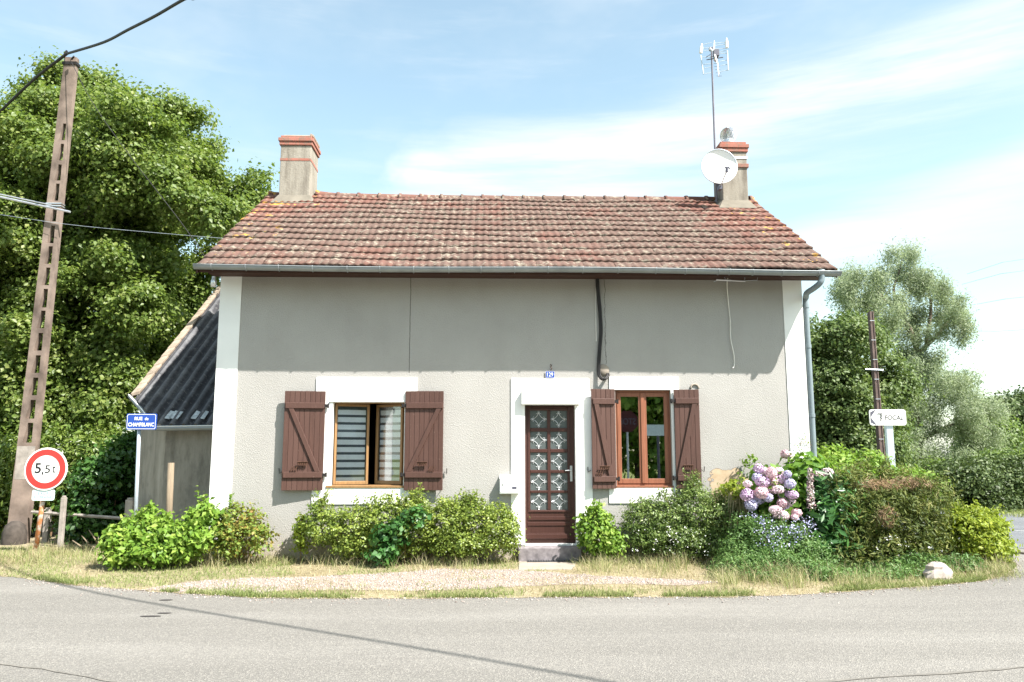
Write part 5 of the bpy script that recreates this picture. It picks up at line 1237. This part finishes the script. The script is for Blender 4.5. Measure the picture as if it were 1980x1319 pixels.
# wilted stems
t = thing('wilted_stems', 'pale drooping wilted stems and leaves between bush and hydrangea', 'plant', (P(1425, 1050, 11.9)[0], 11.9, 0))
m = MB()
for k in range(34):
    u = R.uniform(1400, 1445); v = R.uniform(935, 965); a = P(u, v, 11.85+R.uniform(-.15, .15)); b = (a[0]+R.uniform(-.08, .08), a[1]-.05, a[2]-R.uniform(.3, .6)); m.tube([(a[0], a[1]+.1, .0), (a[0]+.01, a[1]+.05, a[2]*.8), a, ((a[0]+b[0])/2+.03, a[1]-.05, a[2]-.08), b], .005, 4)
m.build('stem', M['straw'], t); p, n = clumps([pxl(1425, 950, 11.85, 28, 16, .2)], 60, 8, .05); leaves('foliage', p, n, .06, .045, 'yellowbush', t, .6)
# climbing vine on the wall
t = thing('wall_vine', 'thin vine shoots leaning on the wall left of the hydrangea', 'vine', (P(1450, 1000, 12.2)[0], 12.2, 0))
m = MB()
m.tube(spline([P(1440, 960, 12.15), P(1432, 930, 12.2), P(1440, 905, 12.25), P(1452, 888, 12.3)]), .005, 5); m.tube(spline([P(1445, 955, 12.15), P(1448, 925, 12.2), P(1455, 895, 12.3), P(1458, 885, 12.3)]), .004, 5); m.build('stem', M['nettle'], t)
p, n = clumps([pxl(1450, 893, 12.25, 12, 12, .05), pxl(1436, 925, 12.2, 8, 12, .05)], 22, 4, .03); leaves('foliage', p, n, .05, .04, 'nettle', t, .3)
# twigs on the right quoin
t = thing('ivy_twig', 'sparse fine ivy twigs crossing the white right corner band', 'ivy', (5.0, 12.36, 0))
m = MB()
for pts_ in ([(1560, 880), (1548, 862), (1552, 845), (1535, 838)], [(1566, 870), (1556, 850), (1562, 835), (1545, 832)], [(1570, 862), (1560, 856), (1540, 858), (1532, 852)], [(1552, 890), (1546, 872), (1536, 866)]): m.tube(spline([P(u, v, YW-.03) for u, v in pts_]), .0028, 4)
m.build('stem', M['twig'], t); p, n = clumps([(XR-.12, YW-.04, P(1550, 855, YW)[2], .12, .02, .14)], 16, 3, .02); leaves('foliage', p, n, .022, .015, 'nettle', t)

# hydrangea
hy = thing('hydrangea', 'large hydrangea with pink and lilac mophead flowers at the house corner', 'hydrangea', (P(1530, 1020, 11.7)[0], 11.7, 0))
lob = [pxl(1500, 960, 11.85, 55, 60, .4), pxl(1560, 930, 11.95, 55, 40, .35), pxl(1600, 960, 11.95, 45, 50, .35), pxl(1540, 990, 11.75, 50, 40, .3), pxl(1560, 900, 12.0, 42, 18, .22), pxl(1480, 930, 11.95, 30, 25, .2)]
p, n = clumps(lob, 560, 8, .08, shell=(.4, .92), up=.7); leaves('foliage', p, n, .13, .08, 'bigleaf', hy, .15)
m = MB()
for l in lob*3: m.tube([(l[0]*.4+hy.location.x*.6, l[1], 0), (l[0]+R.uniform(-.1, .1), l[1], l[2])], [.012, .006], 5)
m.build('stem', M['twig'], hy)
def hp_(a, b): return 1400+a*240/1583, 860+b*200/1319
p, n = clumps([pxl(1490, 960, 11.42, 55, 50, .05), pxl(1540, 985, 11.4, 40, 40, .05)], 26, 3, .05, shell=(.3, 1.1), up=.5); leaves('foliage', p, n, .11, .065, 'bigleaf', hy, .1)
heads = [(440, 305, 62, 1), (520, 345, 66, 3), (600, 360, 74, 0), (700, 335, 60, 3), (425, 415, 58, 2), (490, 470, 78, 1), (590, 430, 72, 0), (810, 375, 52, 2), (730, 440, 70, 1), (640, 480, 58, 0), (840, 500, 78, 2), (590, 560, 68, 3), (690, 570, 66, 3), (295, 640, 80, 1), (400, 640, 60, 1), (475, 610, 76, 0), (430, 700, 74, 2), (345, 765, 82, 2), (560, 675, 64, 2), (775, 645, 72, 1), (880, 640, 60, 1), (740, 745, 72, 0), (855, 735, 64, 3), (655, 830, 66, 3), (790, 840, 72, 1), (925, 870, 70, 0), (760, 905, 60, 3), (1125, 1000, 56, 3), (1030, 970, 44, 0), (1190, 400, 76, 0), (1240, 430, 66, 0), (1320, 365, 76, 3), (780, 120, 62, 0), (850, 140, 56, 3), (300, 500, 50, 3), (665, 905, 40, 3), (900, 930, 50, 0)]
for i, (a, b, r, ci) in enumerate(heads):
    u, v = hp_(a, b); yy = 11.40+.22*math.sin(i*2.4)*.4-(b-600)/1319*.25; yy = yy if a < 1000 else 11.5
    if b < 200: yy = 12.1
    c_ = np.array(P(u, v, yy)); rad = r*240/1583*yy/F*1.08
    k = 420; d = unit(rng.normal(size=(k, 3))); d = d+.25*unit(np.sin(d*9+i))*0
    pos = c_+d*rad*np.array([1+.18*math.sin(i*1.7), 1, .84+.12*math.cos(i*2.9)])*rng.uniform(.84, 1.0, (k, 1))
    leaves('flower_head', pos, d+rng.normal(0, .28, (k, 3)), rad*.27, rad*.27, PETAL[ci], hy)
# acanthus
ac = thing('acanthus', 'dark glossy leaved acanthus with a tall mauve white flower spike', 'plant', (P(1590, 1050, 11.4)[0], 11.4, 0))
lob = [pxl(1598, 1000, 11.45, 34, 48, .3), pxl(1622, 985, 11.55, 30, 44, .25), pxl(1600, 950, 11.6, 28, 34, .2), pxl(1610, 1050, 11.3, 34, 26, .25)]
p, n = clumps(lob, 520, 9, .09, shell=(.4, 1.1), up=.5); leaves('foliage', p, n, .15, .05, 'ivy', ac, .1)
s0 = np.array(P(1568, 985, 11.3)); s1 = np.array(P(1566, 907, 11.3)); MB().tube([(s0[0], 11.3, 0), s0, s1], .008, 5).build('stem', M['nettle'], ac)
k = 420; f = rng.uniform(0, 1, (k, 1)); pos = s0+(s1-s0)*f+unit(rng.normal(size=(k, 3)))*np.array([.055, .055, .02])*(1.15-f*.6)
o = leaves('flower_spike', pos, rng.normal(size=(k, 3)), .034, .022, 'tinyflower', ac); o.data.materials.clear(); o.data.materials.append(islandcol('acanthus_bracts', [(.16, .07, .09), (.7, .62, .6), (.3, .15, .18), (.75, .68, .64), (.12, .14, .06)]))
# catmint
lob = [pxl(1430, 1075, 11.2, 40, 36, .35), pxl(1480, 1050, 11.2, 45, 45, .35), pxl(1530, 1060, 11.2, 50, 42, .4), pxl(1575, 1080, 11.1, 40, 36, .35), pxl(1500, 1095, 10.75, 80, 30, .4), pxl(1440, 1030, 11.4, 30, 30, .3), pxl(1415, 1100, 10.7, 34, 22, .3), pxl(1570, 1108, 10.5, 40, 20, .3), pxl(1470, 1112, 10.4, 50, 14, .25)]
cm = pl('aster_clump', 'low mounded green plant with small blue flowers before the hydrangea', 'plant', lob, 2300, 15, .05, .038, .016, 'catmint', 20, stem_r=.005, shell=(.55, 1.1), up=.6, shoots=60, shoot_k=.7)
lob2 = [pxl(1460, 998, 11.05, 18, 8, .08), pxl(1478, 1010, 11.0, 22, 10, .08), pxl(1535, 1020, 10.9, 30, 16, .1), pxl(1550, 1040, 10.9, 16, 14, .1), pxl(1490, 1030, 10.9, 26, 14, .1), pxl(1560, 1020, 10.95, 14, 16, .1), pxl(1500, 1055, 10.8, 24, 10, .1)]
p, n = clumps(lob2, 150, 4, .035, shell=(.2, 1.6)); tag(leaves('blue_flower', p, n, .022, .018, 'blueflower', cm), kind='stuff')
# thuja hedge at the corner
lob = poly_lobes([(1610, 950), (1650, 940), (1700, 935), (1790, 935), (1808, 970), (1825, 1060), (1830, 1100), (1620, 1095)], 46, 11.75, .4, .22, .36, .95, 21)
lob += [pxl(1730, 1070, 11.1, 75, 30, .3), pxl(1660, 1080, 11.0, 50, 28, .3), pxl(1650, 1030, 11.2, 34, 40, .3), pxl(1690, 1000, 11.2, 45, 45, .3), pxl(1760, 1010, 11.2, 50, 50, .3)]
th_ = pl('thuja_hedge', 'dense squared conifer hedge with brown dead top at the road corner', 'hedge', lob, 3000, 18, .055, .07, .018, 'thuja', 24, stem_r=.012, droop=-.4, flat=1.2, shell=(.6, 1.1), shoots=50)
lobd = [pxl(1690, 938, 11.55, 55, 8, .35), pxl(1765, 936, 11.55, 40, 10, .35), pxl(1712, 1000, 10.95, 15, 18, .05)]
p, n = clumps(lobd, 300, 14, .04, shell=(.3, 1.1)); leaves('dead_foliage', p, n, .06, .008, 'brown_twigs', th_, -.5)
lob = poly_lobes([(1830, 1010), (1870, 1000), (1910, 1015), (1918, 1060), (1915, 1095), (1840, 1100)], 26, 12.0, .4, .2, .32, .9, 22)
pl('golden_shrub', 'rounded yellow green shrub at the outer road corner', 'shrub', lob, 1500, 17, .055, .055, .028, 'yellowbush', 14, stem_r=.008, shoots=50)
lob = [pxl(1915, 1075, 11.7, 14, 34, .12), pxl(1925, 1095, 11.6, 20, 18, .15)]
pl('dry_shrub', 'dry brown twiggy tuft at the edge of the golden shrub', 'plant', lob, 120, 12, .05, .07, .010, 'brown_twigs', 14, stem_r=.005)
# low mixed weeds under thuja
lob = [pxl(1720, 1100, 10.85, 50, 16, .2), pxl(1780, 1095, 10.95, 40, 22, .2), pxl(1650, 1108, 10.85, 50, 12, .2), pxl(1600, 1115, 10.4, 60, 12, .2), pxl(1850, 1098, 11.1, 45, 20, .2), pxl(1740, 1112, 10.5, 60, 12, .2), pxl(1680, 1116, 10.4, 60, 9, .2)]
cw = pl('mixed_weeds', 'low mixed green weeds with tiny white flowers in front of the thuja hedge', 'plant', lob, 760, 12, .06, .06, .02, 'catmint', 12, stem_r=.004, up=.3, droop=-.3)
p, n = clumps([pxl(1730, 1060, 10.95, 50, 26, .08), pxl(1790, 1070, 10.95, 30, 20, .08)], 34, 4, .02); tag(leaves('white_flower', p, n, .024, .02, 'tinyflower', cw), kind='stuff')
# garden beyond the thuja
lob = poly_lobes([(1570, 895), (1620, 880), (1700, 905), (1790, 915), (1800, 945), (1570, 945)], 20, 14.5, 1.0, .22, .36, .8, 24)
pl('garden_shrub', 'bright green low shrubs in the garden behind the thuja hedge', 'shrub', lob, 900, 14, .08, .085, .04, 'nettle', 10, stem_r=.008)
t = thing('iris_clump', 'upright grey green sword leaves behind the hydrangea', 'plant', (P(1645, 920, 14.2)[0], 14.2, 0))
k = 90; a = np.array(P(1645, 925, 14.2)); pos = np.zeros((k, 3)); pos[:, 0] = a[0]+rng.normal(0, .16, k); pos[:, 1] = 14.2+rng.normal(0, .1, k)
o = blades('foliage', pos, 1.05, .03, .22, 'willow', None, t)
lob = poly_lobes([(1800, 890), (1900, 885), (1960, 895), (1850, 930), (1800, 925)], 8, 30, 1.5, .4, .7, .6, 26)
pl('meadow_bush', 'pale low bushes in the meadow below the willow', 'bush', lob, 500, 20, .2, .12, .07, 'meadowleaf', 4, stem_r=.02)

# what stands across the road and shows in the panes
for i, (x, y, h) in enumerate(((-5, -11, 6.5), (-1, -12, 7), (3, -12, 7), (7, -12, 7.5), (11, -12, 7.5), (15, -12, 7))):
    lob = [(x+R.uniform(-2, 2), y+R.uniform(-1, 1), R.uniform(.6, h-1), 1.3, 1.1, 1.0) for _ in range(22)]
    tree('roadside_tree', ['leftmost', 'second', 'third', 'fourth', 'fifth', 'rightmost'][i]+' bushy tree across the road seen mirrored in the panes', (x, y, 0), lob, 700, 18, .4, .3, .22, 'nettle', .2, 4, group='trees across the road')
def mir(u, v, dist):   # where a thing must stand to show in the pane at that spot
    a = P(u, v, dist); return (a[0], 2*(YW+.08)-dist, a[2])
c_ = mir(1213, 815, 29.5)
t = thing('stop_sign', 'octagonal stop sign across the road mirrored in the right window', 'road sign', (c_[0], c_[1], 0))
m = MB(); m.prism([(c_[0]+.42*math.cos(PI/8+k*PI/4), c_[1], c_[2]+.42*math.sin(PI/8+k*PI/4)) for k in range(8)], (0, .02, 0)); m.build('panel', simple('aged_red', (.07, .02, .02), .7), t)  # red and lettering darkened in colour so the mirrored sign stays dim
text('STOP', c_[0], c_[2], c_[1]+.023, .6, .24, M['ink'], t, mirror=True, bold=.01)
MB().tube([(c_[0], c_[1]-.05, 0), (c_[0], c_[1]-.05, c_[2]+.3)], .04, 8).build('post', M['galv'], t)
c_ = mir(1283, 832, 29.0)
t = thing('white_board', 'white oblong road board across the road mirrored in the right window', 'road sign', (c_[0], c_[1], 0))
m = MB(); m.box(c_[0]-.65, c_[0]+.65, c_[1], c_[1]+.03, c_[2]-.2, c_[2]+.2); m.build('panel', M['sign_blueish'], t); MB().tube([(c_[0]-.2, c_[1]-.05, 0), (c_[0]-.2, c_[1]-.05, c_[2])], .05, 8).build('post', M['ink'], t)

# ================================================================== LIGHT
w = bpy.data.worlds.new('World'); sc.world = w; w.use_nodes = True; nt = w.node_tree; nt.nodes.clear()
out = nt.nodes.new('ShaderNodeOutputWorld'); bg = nt.nodes.new('ShaderNodeBackground')
sky = nt.nodes.new('ShaderNodeTexSky'); sky.sky_type = 'NISHITA'; sky.sun_disc = False
el = math.asin(SUN[2]); az = math.atan2(SUN[0], SUN[1])
sky.sun_elevation = el; sky.sun_rotation = az; sky.air_density = 1.0; sky.dust_density = 1.2; sky.ozone_density = 1.2
g = nt.nodes.new('ShaderNodeTexCoord').outputs['Generated']; X, Y_, Z = sepxyz(nt, g)
azn = math_(nt, 'ARCTAN2', X, Y_); eln = math_(nt, 'ARCSINE', Z)
azw = math_(nt, 'ADD', azn, math_(nt, 'MULTIPLY_ADD', noise(nt, g, 5.0, 5, .6), .5, -.25))
def angs(u, v): q = ray(u, v); l = math.sqrt(sum(a*a for a in q)); return math.atan2(q[0], q[1]), math.asin(q[2]/l)
def bandf(p0, p1, w0, w1, soft_l=None):   # streak of cirrus between two directions, width changing along it
    a0, e0 = angs(*p0); a1, e1 = angs(*p1); s = (e1-e0)/(a1-a0)
    c = math_(nt, 'MULTIPLY_ADD', math_(nt, 'SUBTRACT', azn, a0), s, e0)
    t_ = math_(nt, 'DIVIDE', math_(nt, 'SUBTRACT', azn, a0), a1-a0, clamp=True)
    wd = math_(nt, 'MULTIPLY_ADD', t_, w1-w0, w0)
    d = math_(nt, 'DIVIDE', math_(nt, 'SUBTRACT', eln, c), wd)
    d = math_(nt, 'MULTIPLY', d, math_(nt, 'MULTIPLY_ADD', math_(nt, 'GREATER_THAN', d, 0.0), 1.0, 1.0))
    gss = math_(nt, 'EXPONENT', math_(nt, 'MULTIPLY', math_(nt, 'MULTIPLY', d, d), -1.0))
    return gss, a0, a1
cmb = nt.nodes.new('ShaderNodeCombineXYZ'); L(nt, azn, cmb.inputs[0]); L(nt, eln, cmb.inputs[1])
mp = nd(nt, 'ShaderNodeMapping'); L(nt, cmb.outputs[0], mp.inputs[0]); mp.inputs['Rotation'].default_value = (0, 0, -.42); mp.inputs['Scale'].default_value = (1.0, 9.0, 1)
n1_ = noise(nt, mp.outputs[0], 2.4, 6, .6)
mp2 = nd(nt, 'ShaderNodeMapping'); L(nt, cmb.outputs[0], mp2.inputs[0]); mp2.inputs['Scale'].default_value = (1.6, 3.0, 1)
n2_ = noise(nt, mp2.outputs[0], 1.7, 5, .6)
g1, a0, a1 = bandf((1000, 310), (1900, 65), .10, .085); g1 = math_(nt, 'MULTIPLY', g1, smooth(nt, azw, angs(660, 300)[0], angs(950, 300)[0]))
g2, _, _ = bandf((1400, 520), (1980, 330), .07, .075); g2 = math_(nt, 'MULTIPLY', g2, smooth(nt, azn, angs(1200, 400)[0], angs(1600, 400)[0]))
g3, _, _ = bandf((760, 330), (1400, 320), .09, .07); g3 = math_(nt, 'MULTIPLY', g3, math_(nt, 'MULTIPLY', smooth(nt, azw, angs(640, 300)[0], angs(900, 300)[0]), math_(nt, 'SUBTRACT', 1.0, smooth(nt, azn, angs(1150, 300)[0], angs(1500, 300)[0]))))
cl = math_(nt, 'MAXIMUM', math_(nt, 'MULTIPLY', g1, .95), math_(nt, 'MAXIMUM', math_(nt, 'MULTIPLY', g2, .72), math_(nt, 'MULTIPLY', g3, 1.0)))
cl = math_(nt, 'MULTIPLY', cl, math_(nt, 'MULTIPLY_ADD', smooth(nt, n1_, .32, .68), .68, .32))
wisps = math_(nt, 'ADD', math_(nt, 'MULTIPLY_ADD', smooth(nt, n2_, .42, .8), .28, .10), math_(nt, 'MULTIPLY', smooth(nt, n1_, .5, .72), .16))
low = math_(nt, 'MULTIPLY', math_(nt, 'SUBTRACT', 1.0, smooth(nt, eln, .0, .45)), .2)
cl = math_(nt, 'ADD', math_(nt, 'MAXIMUM', cl, wisps), low, clamp=True)
cl = math_(nt, 'MINIMUM', cl, .96)
skc = mix(nt, 1.0, sky.outputs[0], (1.38, 1.42, 1.13), 'MULTIPLY')
col = mix(nt, cl, skc, (4.4, 4.6, 4.7))
L(nt, col, bg.inputs['Color']); bg.inputs['Strength'].default_value = .095
L(nt, bg.outputs[0], out.inputs['Surface'])
sl = bpy.data.lights.new('sun', 'SUN'); sl.energy = 5.0; sl.angle = math.radians(.53); sl.color = (1, .955, .89)
so = bpy.data.objects.new('sun', sl); C.objects.link(so)
from mathutils import Vector
so.rotation_euler = Vector(SUN).to_track_quat('Z', 'Y').to_euler(); so.location = (10, -5, 15)
sc.view_settings.view_transform = 'Standard'; sc.view_settings.look = 'None'; sc.view_settings.gamma = 1; sc.view_settings.exposure = 1.45
sc.render.engine = 'CYCLES'; sc.cycles.use_denoising = True; sc.cycles.max_bounces = 6; sc.cycles.transparent_max_bounces = 12
sc.cycles.sample_clamp_indirect = 6
